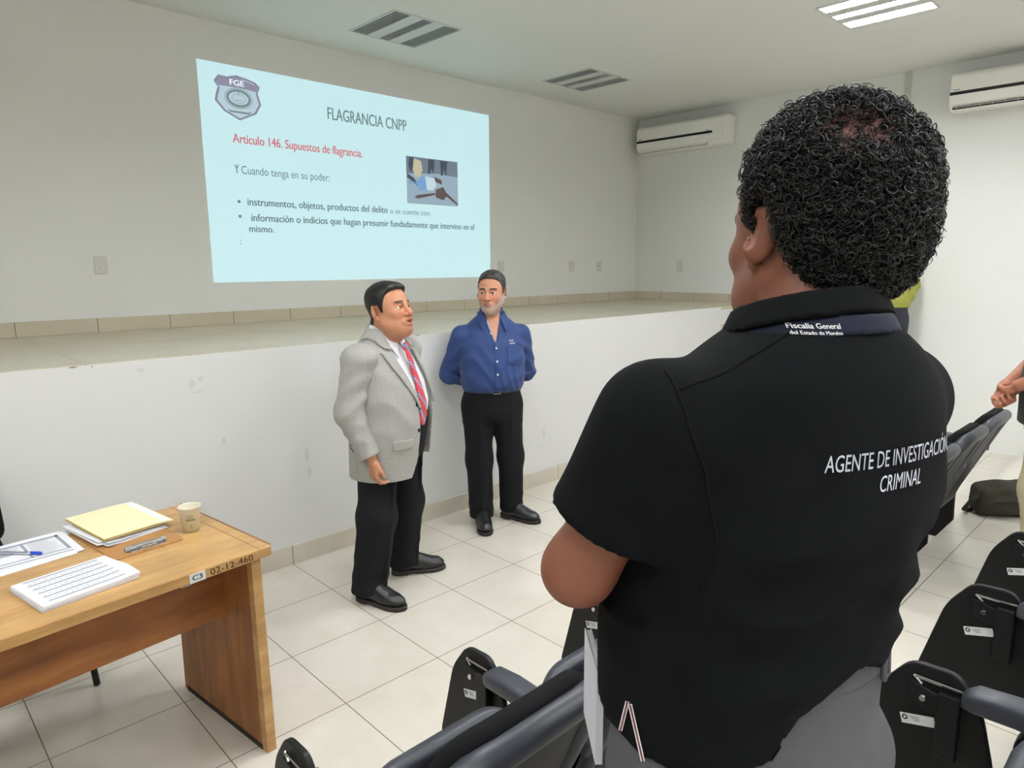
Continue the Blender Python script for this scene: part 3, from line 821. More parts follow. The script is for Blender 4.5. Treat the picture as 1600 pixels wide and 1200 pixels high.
    b = BM(); add_pad(b, round_poly([(-.19, .33), (.19, .33), (.197, .880), (-.197, .880)], [.06, .06, .10, .10], 8), .062, .026, lambda x, z, h: bk(x, z, h + .036)); obj('back_cushion', b, M['fabric'], bo, True)
    return t
chair0 = make_chair()
R1 = 1.335 - .40; R2 = .39 - .40
def row1(k): return (.571 - .262 + .523 * k, R1, 0)
chair0.location = row1(1)
chair0['label'] = 'front row black chair at bottom centre, grey armrest and folded tablet in full view'
dup(chair0, row1(0), 'front row black chair beside the desk leg, only its tablet tip in the picture')
dup(chair0, row1(2), "front row black chair half hidden by the white notebook at the near man's left hip")
dup(chair0, row1(6), "front row black chair right beside the near man's right flank")
dup(chair0, row1(7), 'front row black chair just left of the farthest one, beyond the near man')
dup(chair0, row1(8), 'farthest front row chair, under the clasped hands of the man in khaki trousers')
RZ = .82 - .65
dup(chair0, (1.57 - .262, R2, RZ), 'second row black chair nearest the camera, with grey armrest at the right edge')
dup(chair0, (2.095 - .262, R2, RZ), 'second row black chair in the middle of the three tablets at right')
dup(chair0, (2.62 - .262, R2, RZ), 'second row black chair farthest back, its tablet below the khaki trousers')

# ------------------------------------------------------------------ sculpting: signed distance fields -> smooth meshes
def axis_grid(*seg):
    """coordinates along one axis: (start, stop, step) pieces joined end to end"""
    out = []
    for a, c, h in seg:
        n = max(1, int(round((c - a) / h)))
        out += list(np.linspace(a, c, n, endpoint=False))
    out.append(seg[-1][1])
    return np.array(out)

def rot(rx=0, ry=0, rz=0):
    return np.array((Matrix.Rotation(rz, 3, 'Z') @ Matrix.Rotation(ry, 3, 'Y') @ Matrix.Rotation(rx, 3, 'X')))

class SDF:
    def __init__(s, gx, gy, gz):
        s.g = [np.asarray(a, float) for a in (gx, gy, gz)]
        s.D = np.full((len(gx), len(gy), len(gz)), 5.0)
        s.c = np.zeros(3); s.R = np.eye(3); s.k = 1.0
    def frame(s, c=(0, 0, 0), R=None, k=1.0):
        s.c = np.array(c, float); s.R = np.eye(3) if R is None else np.asarray(R); s.k = k
    def _apply(s, fn, c, rad, k, op):
        wc = s.c + s.R @ (np.array(c, float) * s.k); wr = rad * s.k + k + 0.03
        sl = []
        for a, v in zip(s.g, wc):
            i0 = np.searchsorted(a, v - wr); i1 = np.searchsorted(a, v + wr)
            if i1 <= i0: return
            sl.append(slice(i0, i1))
        X, Y, Z = np.meshgrid(*[a[q] - v for a, q, v in zip(s.g, sl, s.c)], indexing='ij', sparse=True)
        Ri = s.R.T / s.k
        lx = Ri[0, 0] * X + Ri[0, 1] * Y + Ri[0, 2] * Z
        ly = Ri[1, 0] * X + Ri[1, 1] * Y + Ri[1, 2] * Z
        lz = Ri[2, 0] * X + Ri[2, 1] * Y + Ri[2, 2] * Z
        d = fn(lx, ly, lz) * s.k
        A = s.D[tuple(sl)]
        if op == 'u':
            h = np.maximum(k - np.abs(A - d), 0) / max(k, 1e-6)
            s.D[tuple(sl)] = np.minimum(A, d) - h * h * k / 4
        elif op == 's':
            h = np.maximum(k - np.abs(A + d), 0) / max(k, 1e-6)
            s.D[tuple(sl)] = np.maximum(A, -d) + h * h * k / 4
        elif op == 'add':
            s.D[tuple(sl)] = A + d
    def ell(s, c, r, k=0.02, R=None, op='u'):
        c = np.array(c, float); r = np.array(r, float); Q = np.eye(3) if R is None else R.T
        def fn(x, y, z):
            x = x - c[0]; y = y - c[1]; z = z - c[2]
            a = Q[0, 0] * x + Q[0, 1] * y + Q[0, 2] * z; b_ = Q[1, 0] * x + Q[1, 1] * y + Q[1, 2] * z; e = Q[2, 0] * x + Q[2, 1] * y + Q[2, 2] * z
            k0 = np.sqrt((a / r[0]) ** 2 + (b_ / r[1]) ** 2 + (e / r[2]) ** 2)
            k1 = np.sqrt((a / r[0] ** 2) ** 2 + (b_ / r[1] ** 2) ** 2 + (e / r[2] ** 2) ** 2)
            return k0 * (k0 - 1) / np.maximum(k1, 1e-9)
        s._apply(fn, c, r.max(), k, op)
    def cone(s, p, q, r1, r2, k=0.02, op='u', flat=None):
        """round limb from p to q; flat=(axis vector, factor) squeezes it along an axis"""
        p = np.array(p, float); q = np.array(q, float); d = q - p; L2 = d @ d
        fa = None
        if flat is not None:
            fa = np.array(flat[0], float); fa /= np.linalg.norm(fa); ff = flat[1]
        def fn(x, y, z):
            x = x - p[0]; y = y - p[1]; z = z - p[2]
            t = np.clip((x * d[0] + y * d[1] + z * d[2]) / max(L2, 1e-9), 0, 1)
            ex = x - t * d[0]; ey = y - t * d[1]; ez = z - t * d[2]
            r2_ = ex * ex + ey * ey + ez * ez
            if fa is not None:
                pr = ex * fa[0] + ey * fa[1] + ez * fa[2]
                r2_ = r2_ + pr * pr * (1 / ff ** 2 - 1)
            return (np.sqrt(r2_) - (r1 + (r2 - r1) * t))
        s._apply(fn, (p + q) / 2, math.sqrt(L2) / 2 + max(r1, r2), k, op)
    def limb(s, pts, rads, k=0.02, flat=None, op='u'):
        for i in range(len(pts) - 1):
            s.cone(pts[i], pts[i + 1], rads[i], rads[i + 1], k, op, flat)
    def box(s, c, half, rad=0.005, k=0.01, R=None, op='u'):
        c = np.array(c, float); h = np.array(half, float) - rad; Q = np.eye(3) if R is None else R.T
        def fn(x, y, z):
            x = x - c[0]; y = y - c[1]; z = z - c[2]
            a = np.abs(Q[0, 0] * x + Q[0, 1] * y + Q[0, 2] * z) - h[0]; b_ = np.abs(Q[1, 0] * x + Q[1, 1] * y + Q[1, 2] * z) - h[1]; e = np.abs(Q[2, 0] * x + Q[2, 1] * y + Q[2, 2] * z) - h[2]
            return np.sqrt(np.maximum(a, 0) ** 2 + np.maximum(b_, 0) ** 2 + np.maximum(e, 0) ** 2) + np.minimum(np.maximum(a, np.maximum(b_, e)), 0) - rad
        s._apply(fn, c, float(np.linalg.norm(half)), k, op)
    def loft(s, rings, k=0.02, n=2.3, op='u', smooth=2):
        """trunk-like solid from rings (z, cx, cy, half width, half depth)"""
        A = np.array(sorted(rings), float)
        zz = np.linspace(A[0, 0], A[-1, 0], 120)
        P = [np.interp(zz, A[:, 0], A[:, i]) for i in range(1, 5)]
        for _ in range(smooth * 6):
            P = [np.concatenate([p[:1], (p[:-2] + 2 * p[1:-1] + p[2:]) / 4, p[-1:]]) for p in P]
        z0, z1 = A[0, 0], A[-1, 0]
        def fn(x, y, z):
            zf = np.clip(z, z0, z1)
            cx, cy, a, b_ = [np.interp(zf, zz, p) for p in P]
            qx = np.abs(x - cx) / a; qy = np.abs(y - cy) / b_
            q = (qx ** n + qy ** n + 1e-12) ** (1 / n)
            d = (q - 1) * np.minimum(a, b_) * 0.95
            return np.maximum(d, np.maximum(z - z1, z0 - z))
        s._apply(fn, ((A[:, 1].mean()), A[:, 2].mean(), (z0 + z1) / 2), math.hypot(max(A[:, 3].max(), A[:, 4].max()) * 1.3, (z1 - z0) / 2), k, op)
    def wave(s, c, rad, d, freq, amp, warp=0.0, wd=(0, 0, 1), ph=0.0):
        """cloth folds: ripples along direction d inside a soft ball"""
        c = np.array(c, float); d = np.array(d, float); d /= np.linalg.norm(d); wd = np.array(wd, float)
        def fn(x, y, z):
            x = x - c[0]; y = y - c[1]; z = z - c[2]
            t = x * d[0] + y * d[1] + z * d[2]
            w = np.sin((x * wd[0] + y * wd[1] + z * wd[2]) * 23 + ph) * warp + (x * x + y * y) * 2.0
            g = np.clip(1 - (x * x + y * y + z * z) / rad ** 2, 0, 1) ** 1.5
            v = np.sin((t + w) * freq + ph)
            return .8 * amp * g * (2 * np.abs(np.sin((t + w) * freq * .5 + ph)) ** 1.2 - 1)
        s._apply(fn, c, rad, 0.0, 'add')
    def XYZ(s):
        return np.meshgrid(*s.g, indexing='ij', sparse=True)
    def copy(s):
        n = SDF(*s.g); n.D = s.D.copy(); return n
    def sample(s, P):
        P = np.asarray(P, float); idx = []; fr = []
        for i in range(3):
            a = s.g[i]; v = np.clip(P[:, i], a[0], a[-1] - 1e-9)
            j = np.clip(np.searchsorted(a, v, side='right') - 1, 0, len(a) - 2)
            idx.append(j); fr.append((v - a[j]) / (a[j + 1] - a[j]))
        out = 0
        for dx in (0, 1):
            for dy in (0, 1):
                for dz in (0, 1):
                    w = (fr[0] if dx else 1 - fr[0]) * (fr[1] if dy else 1 - fr[1]) * (fr[2] if dz else 1 - fr[2])
                    out = out + w * s.D[idx[0] + dx, idx[1] + dy, idx[2] + dz]
        return out
    def mesh(s, relax=1):
        """surface nets"""
        D = s.D; I = D < 0
        nx, ny, nz = D.shape
        cs = np.zeros((nx - 1, ny - 1, nz - 1), np.uint8)
        for dx in (0, 1):
            for dy in (0, 1):
                for dz in (0, 1):
                    cs += I[dx:nx - 1 + dx, dy:ny - 1 + dy, dz:nz - 1 + dz]
        act = np.argwhere((cs > 0) & (cs < 8))
        ids = np.full(cs.shape, -1, np.int64); ids[tuple(act.T)] = np.arange(len(act))
        acc = np.zeros((len(act), 3)); cnt = np.zeros(len(act))
        for ax in range(3):
            o1, o2 = [i for i in range(3) if i != ax]
            for a_ in (0, 1):
                for b_ in (0, 1):
                    off = [0, 0, 0]; off[o1] = a_; off[o2] = b_
                    i0 = act + off; i1 = i0.copy(); i1[:, ax] += 1
                    d0 = D[tuple(i0.T)]; d1 = D[tuple(i1.T)]
                    m = (d0 < 0) != (d1 < 0)
                    t = np.where(m, d0 / np.where(m, d0 - d1, 1), 0)
                    p = np.stack([s.g[q][i0[:, q]] for q in range(3)], 1)
                    p[:, ax] += t * (s.g[ax][i1[:, ax]] - s.g[ax][i0[:, ax]])
                    acc[m] += p[m]; cnt[m] += 1
        V = acc / np.maximum(cnt, 1)[:, None]
        Q = []
        for ax in range(3):
            o1, o2 = [(1, 2), (2, 0), (0, 1)][ax]
            a = [slice(1, -1)] * 3; a[ax] = slice(0, -1); bb = [slice(1, -1)] * 3; bb[ax] = slice(1, None)
            A = I[tuple(a)]; B = I[tuple(bb)]
            e = np.argwhere(A != B)
            if not len(e): continue
            flip = A[tuple(e.T)]
            base = e.copy(); base[:, o1] += 1; base[:, o2] += 1
            def cid(p, q):
                t = base.copy(); t[:, o1] += p; t[:, o2] += q
                return ids[tuple(t.T)]
            q = np.stack([cid(-1, -1), cid(0, -1), cid(0, 0), cid(-1, 0)], 1)
            q[~flip] = q[~flip][:, ::-1]
            Q.append(q)
        Q = np.concatenate(Q) if Q else np.zeros((0, 4), int)
        Q = Q[(Q >= 0).all(1)]
        for _ in range(relax):
            S = np.zeros_like(V); C = np.zeros(len(V))
            for i in range(4):
                np.add.at(S, Q[:, i], V[Q[:, (i + 1) % 4]] + V[Q[:, (i + 3) % 4]]); np.add.at(C, Q[:, i], 2)
            V = np.where(C[:, None] > 0, V * .5 + .5 * S / np.maximum(C, 1)[:, None], V)
        return V, Q

def emit(name, VQ, m, parent, tone=None):
    V, Q = VQ
    me = bpy.data.meshes.new(name)
    me.vertices.add(len(V)); me.vertices.foreach_set('co', V.astype(np.float32).ravel())
    me.loops.add(len(Q) * 4); me.loops.foreach_set('vertex_index', Q.astype(np.int32).ravel())
    me.polygons.add(len(Q)); me.polygons.foreach_set('loop_start', np.arange(0, len(Q) * 4, 4, dtype=np.int32))
    me.polygons.foreach_set('use_smooth', np.ones(len(Q), bool))
    me.materials.append(m); me.update(calc_edges=True); me.validate()
    if tone is not None:
        at = me.color_attributes.new('tone', 'FLOAT_COLOR', 'POINT')
        c = np.ones((len(V), 4), np.float32); c[:, :3] = tone; at.data.foreach_set('color', c.ravel())
    o = bpy.data.objects.new(name, me); COL.objects.link(o); o.parent = parent
    return o

def poly2(px, pz, pts):
    """signed distance to a polygon, negative inside"""
    P = np.array(pts, float); d = np.full(np.broadcast(px, pz).shape, 1e9); sgn = np.ones_like(d)
    for i in range(len(P)):
        a = P[i]; c = P[i - 1]; ex, ez = c - a
        wx = px - a[0]; wz = pz - a[1]
        t = np.clip((wx * ex + wz * ez) / max(ex * ex + ez * ez, 1e-12), 0, 1)
        d = np.minimum(d, (wx - ex * t) ** 2 + (wz - ez * t) ** 2)
        c1 = pz >= a[1]; c2 = pz < c[1]; c3 = ex * wz > ez * wx
        sgn = np.where((c1 & c2 & c3) | (~c1 & ~c2 & ~c3), -sgn, sgn)
    return sgn * np.sqrt(d)

def patch(F, pts, off, th, front=True, soft=0.0, y0=0.0):
    """a layer of cloth lying on the surface of F inside an outline drawn in the xz plane"""
    N = SDF(*F.g); X, Y, Z = N.XYZ()
    d = np.maximum(np.abs(F.D - off) - th / 2, poly2(X, Z, pts))
    N.D = np.maximum(d, (Y - y0) if front else (y0 - Y))
    return N

# ---- human anatomy -------------------------------------------------------------
def head(F, c, R, k=1.0, wide=1.0, jowl=0.0, ear=True, open_mouth=False, nose=1.0):
    """head facing -y in its own frame, centre between the ears"""
    F.frame(c, R, k)
    w = wide
    F.ell((0, .012, .045), (.075 * w, .094, .078), .03)
    F.ell((0, -.030, .0), (.066 * w, .062, .080), .04)
    F.ell((0, -.036, -.055), (.056 * w, .055, .062), .035)
    for s in (-1, 1):
        F.cone((s * .056 * w, .002, -.052), (s * .012, -.072, -.101), .020, .017, .035)
        F.ell((s * .036 * w, -.066, -.026), (.026, .022, .022), .025)
        if jowl: F.ell((s * .046 * w, -.035, -.080), (.026, .034, .028), .03)
        F.cone((s * .014, -.089, .021), (s * .044, -.076, .023), .009, .009, .012)
    F.ell((0, -.076, -.100), (.026, .020, .018), .025)
    if jowl: F.ell((0, -.035, -.108), (.050, .045, .026), .03)
    # nose
    F.cone((0, -.090, .010), (0, -.1135 - .004 * (nose - 1), -.032), .0075, .0125 * nose, .012)
    for s in (-1, 1): F.ell((s * .0135 * nose, -.101, -.036), (.0085 * nose, .011, .008), .007)
    for s in (-1, 1): F.ell((s * .0065, -.106, -.0445), (.0035, .005, .004), .003, op='s')
    # eyes
    for s in (-1, 1):
        F.ell((s * .033, -.089, .000), (.020, .014, .013), .012, op='s')
        F.ell((s * .033, -.0745, .000), (.0150, .0110, .0105), .004)
        F.cone((s * .020, -.0865, .0075), (s * .034, -.0885, .0088), .0034, .0036, .004); F.cone((s * .034, -.0885, .0088), (s * .047, -.0790, .0050), .0036, .0034, .004)
        F.cone((s * .020, -.0855, -.0070), (s * .034, -.0870, -.0095), .003, .003, .006); F.cone((s * .034, -.0870, -.0095), (s * .046, -.0790, -.0065), .003, .003, .006)
    # mouth
    F.ell((0, -.086, -.066), (.034, .020, .020), .015)
    F.ell((0, -.1030, -.0595), (.024, .009, .0055), .006)
    F.ell((0, -.1025, -.0725 - (.008 if open_mouth else 0)), (.022, .0092, .0062), .006)
    F.cone((-.022, -.103, -.0655), (.022, -.103, -.0655), .0016, .0016, .004, op='s')
    if open_mouth: F.ell((0, -.106, -.0695), (.013, .014, .0065), .004, op='s')
    if ear:
        for s in (-1, 1):
            q = rot(math.radians(-12), 0, s * math.radians(34))
            ex = .073 * w + .011
            F.ell((s * ex, .018, -.004), (.0072, .021, .034), .006, R=q)
            F.ell((s * (ex + .0085), .012, .002), (.0075, .0125, .021), .005, R=q, op='s')
            F.ell((s * (ex - .003), .004, -.034), (.007, .010, .012), .006)
    F.frame()

def hand(F, wrist, R, side, curl=(25, 40, 25), k=1.0, thumb=(-.55, -.65)):
    """hand hanging along -z in its own frame, palm facing -y, thumb towards side*x"""
    F.frame(wrist, R, k)
    F.cone((0, 0, .02), (0, 0, -.025), .024, .026, .01, flat=((0, 1, 0), .72))
    F.box((0, .0, -.055), (.040, .0135, .042), .0125, .016)
    F.ell((side * .026, -.010, -.035), (.016, .014, .030), .012)
    for i, (fx, L, r) in enumerate(((.031, .070, .0088), (.0105, .079, .0092), (-.0105, .074, .0088), (-.031, .058, .0078))):
        p = np.array([side * fx, 0.0, -.092 + .004 * abs(i - 1)]); a = 0.0
        for j, (fr, cu) in enumerate(zip((.45, .31, .24), curl)):
            a += math.radians(cu + i * 3)
            q = p + np.array([side * fx * .10, -math.sin(a), -math.cos(a)]) * L * fr
            F.cone(p, q, r * (1 - .10 * j), r * (.92 - .10 * j), .0035)
            p = q
    p = np.array([side * .030, -.006, -.026]); d1 = np.array([side * (thumb[2] if len(thumb) > 2 else .62), thumb[0], thumb[1]]); d1 /= np.linalg.norm(d1)
    q = p + d1 * .042; F.cone(p, q, .0125, .0105, .008)
    d2 = d1 + np.array([-side * .45, -.25, -.25]); d2 /= np.linalg.norm(d2); e = q + d2 * .030
    F.cone(q, e, .0105, .0085, .004)
    F.frame()

def head_tone(V, c, R, k, skin, lips, brow, wide=1.0, beard=None, blush=None):
    """own colours of a face: lips, brows, beard, given per vertex"""
    P = (V - np.array(c)) @ R / k
    x, y, z = P.T
    C = np.tile(np.array(lin(skin)[:3]), (len(V), 1))
    def mix(m, col):
        nonlocal C
        m = np.clip(m, 0, 1)[:, None]; C = C * (1 - m) + np.array(lin(col)[:3]) * m
    front = y < -.05
    if blush: mix(front * .5 * np.exp(-(((np.abs(x) - .04) / .02) ** 2 + ((z + .03) / .02) ** 2)) + .5 * front * np.exp(-((x / .016) ** 2 + ((z + .03) / .014) ** 2)) * (y < -.09), blush)
    if beard:
        nz = .75 + .25 * np.sin(x * 900) * np.sin(z * 700 + y * 500)
        m = ((y < .004) & (z > -.135)) * 1.0
        m *= np.clip((np.interp(np.abs(x), [0, .012, .022, .034, .046, .058, .068, .08], [-.046, -.046, -.050, -.066, -.064, -.046, -.020, .0]) - z) / .010, 0, 1)
        m *= 1 - .9 * np.exp(-((x / .019) ** 2 + ((z + .067) / .011) ** 2))
        mix(m * beard[1] * nz, beard[0])
    m = np.clip(1.25 - ((x / .0235) ** 2 + ((z + .066) / .0115) ** 2), 0, 1) * 3 * (y < -.085)
    mix(m, lips)
    bz = .026 - .10 * (np.abs(x) - .03) ** 2 * 20
    m = np.clip(1.3 - (((np.abs(x) - .034) / .022) ** 4 + ((z - bz) / .0046) ** 2), 0, 1) * 2 * (y < -.06)
    mix(m * .78, brow)
    return C

def eyes(parent, c, R, k, look=(0, 0), wide=1.0):
    """eyeballs with iris and pupil"""
    for s in (-1, 1):
        bm = BM()
        bmesh.ops.create_uvsphere(bm, u_segments=24, v_segments=16, radius=.0127)
        a = rot(0, 0, look[0]) @ rot(-look[1], 0, 0)
        mtx = np.eye(4); mtx[:3, :3] = R @ a * k; mtx[:3, 3] = np.array(c) + R @ (np.array((s * .033, -.0772, .0005)) * k)
        for f in bm.faces:
            ctr = f.calc_center_median()
            ang = math.acos(max(-1, min(1, -ctr.y / ctr.length)))
            f.material_index = 0 if ang > .50 else (1 if ang > .24 else 2)
            f.smooth = True
        xf(bm, Matrix(mtx.tolist()))
        o = obj('eye', bm, M['sclera'], parent); o.data.materials.append(M['iris']); o.data.materials.append(M['pupil'])

def hair_cap(F, c, R, k, off, keep, strands=0.0012, sdir=(1, 0, 0), freq=520, wide=1.0):
    """short hair: a layer over the scalp where keep(x,y,z) is negative"""
    N = F.copy(); X, Y, Z = N.XYZ()
    X, Y, Z = X - c[0], Y - c[1], Z - c[2]
    Ri = R.T / k
    x, y, z = [Ri[i, 0] * X + Ri[i, 1] * Y + Ri[i, 2] * Z for i in range(3)]
    rip = strands * np.sin((x * sdir[0] + y * sdir[1] + z * sdir[2]) * freq + 6 * np.sin(y * 40 + z * 30)) * (1 + .5 * np.sin(z * 170 + x * 90))
    o = off(x, y, z) if callable(off) else off
    kp = keep(x, y, z)
    d = F.D - o - rip
    q = np.maximum(d, kp)
    h = np.maximum(.012 - np.abs(d - kp), 0) / .012
    N.D = q + h * h * .003
    return N

M['sclera'] = mat('eye_white', (222, 214, 206), .25, var=.01)
M['iris'] = mat('eye_iris', (58, 36, 24), .2)
M['pupil'] = mat('eye_pupil', (10, 9, 9), .15)
M['skin'] = attr_mat('skin', .5, .4, sss=.12, bump=.12, bscale=600)
M['hair_black'] = mat('black_hair', (12, 11, 12), .42, var=.35, nscale=30, stretch=(8, 1, 2), bump=.3, bscale=250)
M['hair_grey'] = mat('greying_hair', (66, 62, 60), .45, nscale=26, stretch=(9, 1, 1.5), c2=(34, 32, 33), bump=.3, bscale=250)
M['shirt_white'] = mat('white_shirt_cotton', (226, 227, 234), .75, var=.015, nscale=20, bump=.05, bscale=500)
M['shoe'] = mat('black_leather', (26, 26, 29), .33, var=.1, nscale=20, bump=.1, bscale=300)
M['sole'] = mat('dark_rubber_sole', (40, 34, 33), .7, var=.1)
M['trousers'] = mat('black_suit_cloth', (16, 17, 20), .85, var=.08, nscale=60, bump=.1, bscale=900, spec=.25)
M['belt'] = mat('black_leather_belt', (30, 28, 28), .4)

def jacket_mat():
    g = NT('grey_checked_wool')
    mp = g.coord((1, 1, 1), (0, 0, 0), (0, 0, math.radians(35)))
    sep = g.n('ShaderNodeSeparateXYZ'); g.l(mp, 0, sep, 'Vector')
    base = g.n('ShaderNodeTexNoise', i_Scale=420.0, i_Detail=2.0); g.l(mp, 0, base, 'Vector')
    rp = g.n('ShaderNodeValToRGB'); rp.color_ramp.elements[0].color = lin((146, 145, 142)); rp.color_ramp.elements[1].color = lin((178, 176, 171))
    rp.color_ramp.elements[0].position = .3; rp.color_ramp.elements[1].position = .7
    g.l(base, 'Fac', rp, 'Fac'); last = (rp, 'Color')
    for ch, per, wd, col, am in (('X', .042, .05, (118, 122, 150), .22), ('Z', .042, .05, (120, 124, 150), .20), ('X', .042, .055, (196, 186, 140), .20), ('Z', .042, .055, (190, 182, 140), .18)):
        sc_ = g.n('ShaderNodeMath', operation='MULTIPLY'); sc_.inputs[1].default_value = 1 / per; g.l(sep, ch, sc_, 0)
        ad = g.n('ShaderNodeMath', operation='ADD'); ad.inputs[1].default_value = 10.0 if col[0] < 130 else 10.16; g.l(sc_, 0, ad, 0)
        fr = g.n('ShaderNodeMath', operation='FRACT'); g.l(ad, 0, fr, 0)
        lt = g.n('ShaderNodeMath', operation='LESS_THAN'); lt.inputs[1].default_value = wd; g.l(fr, 0, lt, 0)
        ml = g.n('ShaderNodeMath', operation='MULTIPLY'); ml.inputs[1].default_value = am; g.l(lt, 0, ml, 0)
        mx = g.n('ShaderNodeMix', data_type='RGBA'); mx.inputs[7].default_value = lin(col)
        g.l(ml, 0, mx, 0); g.l(last[0], last[1], mx, 6); last = (mx, 2)
    g.l(last[0], last[1], g.p, 'Base Color'); g.p.inputs['Roughness'].default_value = .85; g.p.inputs['Sheen Weight'].default_value = .1
    g.bump(base, 'Fac', .15, .001)
    return g.m
M['jacket'] = jacket_mat()

def stripe_mat(name, rot_, bands, period):
    """tie stripes: bands = [(start fraction, colour)]"""
    g = NT(name); mp = g.coord((1, 1, 1), (0, 0, 0), rot_)
    sep = g.n('ShaderNodeSeparateXYZ'); g.l(mp, 0, sep, 'Vector')
    a = g.n('ShaderNodeMath', operation='MULTIPLY_ADD'); a.inputs[1].default_value = 1 / period; a.inputs[2].default_value = 20; g.l(sep, 'X', a, 0)
    f = g.n('ShaderNodeMath', operation='FRACT'); g.l(a, 0, f, 0)
    rp = g.n('ShaderNodeValToRGB'); rp.color_ramp.interpolation = 'CONSTANT'
    e = rp.color_ramp.elements
    e[0].position = bands[0][0]; e[0].color = lin(bands[0][1]); e[1].position = bands[1][0]; e[1].color = lin(bands[1][1])
    for pos, col in bands[2:]:
        q = e.new(pos); q.color = lin(col)
    g.l(f, 0, rp, 'Fac'); g.l(rp, 'Color', g.p, 'Base Color'); g.p.inputs['Roughness'].default_value = .45
    g.p.inputs['Sheen Weight'].default_value = .2
    return g.m

def shoe(parent, x, y, ang, k=1.0, buckle=False, L=.275, ground=0.0):
    """laced-over loafer pointing to -y, heel at +y"""
    q = rot(0, 0, ang)
    F = SDF(axis_grid((-.19, .19, .005)), axis_grid((-.23, .19, .005)), axis_grid((-.01, .15, .004)))
    F.frame((0, 0, 0), q, k)
    F.ell((0, -.105, .040), (.047, .075, .032), .03); F.ell((0, -.02, .052), (.042, .09, .040), .03); F.ell((0, .06, .055), (.038, .050, .050), .03)
    F.cone((0, .045, .06), (0, .05, .13), .043, .046, .03); F.cone((0, -.06, .055), (0, .02, .10), .035, .040, .03)
    F.box((0, -.02, -.02), (.2, .3, .038), .001, .001, op='s')
    # moccasin seam
    F.ell((0, -.11, .0665), (.027, .046, .009), .012)
    F.frame()
    o = emit('shoe', F.mesh(), M['shoe'], parent); o.location = (x, y, ground)
    S = SDF(axis_grid((-.19, .19, .005)), axis_grid((-.23, .19, .005)), axis_grid((-.01, .06, .003)))
    S.frame((0, 0, 0), q, k)
    S.ell((0, -.105, .012), (.052, .083, .4), .02); S.ell((0, -.01, .012), (.046, .11, .4), .02); S.ell((0, .065, .012), (.043, .052, .4), .02)
    S.frame(); X, Y, Z = S.XYZ()
    xl = q[0, 0] * X + q[1, 0] * Y; yl = q[0, 1] * X + q[1, 1] * Y
    top = .024 + .006 * (np.clip(yl, -.02, .1) / .1)
    S.D = np.maximum(S.D, np.maximum(Z - top, -Z + .0005))
    S.D = np.maximum(S.D, -np.maximum(np.maximum(Z - .009, np.abs(yl - .005) - .022), -Z - 1))
    emit('sole', S.mesh(0), M['sole'], o)
    if buckle:
        bm = BM()
        R4 = Matrix.Rotation(ang, 4, 'Z') @ Matrix.Translation((0, -.070, .088)) @ Matrix.Rotation(math.radians(30), 4, 'X')
        add_tube(bm, [(.018 * math.cos(k_ * PI / 5), .007 * math.sin(k_ * PI / 5), 0) for k_ in range(10)], .0028, 8, closed=True)
        add_tube(bm, [(-.034, 0, -.012), (-.018, 0, 0)], .003, 6); add_tube(bm, [(.018, 0, 0), (.034, 0, -.012)], .003, 6)
        xf(bm, R4); obj('buckle', bm, M['chrome'], o, True)
    return o

def trousers(parent, rings, legs, grid, m, waist, wrinkles=(), hem=.03, pockets=None):
    F = SDF(*grid)
    F.loft(rings, .02, 2.2)
    for pts, rads in legs: F.limb(pts, rads, .045)
    for w in wrinkles: F.wave(*w)
    X, Y, Z = F.XYZ()
    F.D = np.maximum(F.D, np.maximum(Z - waist, hem - Z))
    return F

def button(parent, p, n, r, m, name='button'):
    bm = BM(); add_lathe(bm, [(0, -.001), (r, -.001), (r, .0014), (r * .8, .002), (r * .45, .0012), (0, .0012)], 14)
    z = Vector(n).normalized(); x = Vector((0, 0, 1)).cross(z).normalized() if abs(z.z) < .95 else Vector((1, 0, 0)); y = z.cross(x)
    xf(bm, Matrix(((x.x, y.x, z.x, p[0]), (x.y, y.y, z.y, p[1]), (x.z, y.z, z.z, p[2]), (0, 0, 0, 1))))
    return obj(name, bm, m, parent, True)

def on_front(F, x, z, off=0.0, front=True):
    """y where the field F is crossed coming from the front (or the back)"""
    ys = np.linspace(F.g[1][0], F.g[1][-1], 800)
    if not front: ys = ys[::-1]
    P = np.stack([np.full_like(ys, x), ys, np.full_like(ys, z)], 1)
    d = F.sample(P) - off
    i = np.argmax(d < 0)
    return float(ys[i])

def drape(bm, F, off, front=True):
    """press flat lettering (xz plane) onto the surface of F"""
    V = np.array([v.co[:] for v in bm.verts])
    ys = np.linspace(F.g[1][0], F.g[1][-1], 500)
    if not front: ys = ys[::-1]
    best = np.full(len(V), ys[-1]); done = np.zeros(len(V), bool); prev = None
    for y in ys:
        P = V.copy(); P[:, 1] = y
        d = F.sample(P) - off
        if prev is not None:
            hit = (~done) & (d < 0)
            t = prev / np.where(hit, prev - d, 1)
            best[hit] = (y - (ys[1] - ys[0]) * (1 - t))[hit]; done |= hit
        prev = d
    for v, y in zip(bm.verts, best): v.co.y = y
    bm.verts.ensure_lookup_table()
    bmesh.ops.delete(bm, geom=[bm.verts[i] for i in np.where(~done)[0]], context='VERTS')
    return bm

def RZ(d): return rot(0, 0, math.radians(d))

def shell(F, th):
    F.D = np.maximum(F.D, -(F.D + th)); return F

def project(F, P, off=0.0, it=8):
    P = np.array(P, float)
    for _ in range(it):
        g = np.stack([(F.sample(P + e) - F.sample(P - e)) / .012 for e in np.eye(3) * .006], 1)
        g /= np.maximum(np.linalg.norm(g, axis=1, keepdims=True), 1e-6)
        P = P - g * (F.sample(P) - off)[:, None] * .9
    return P

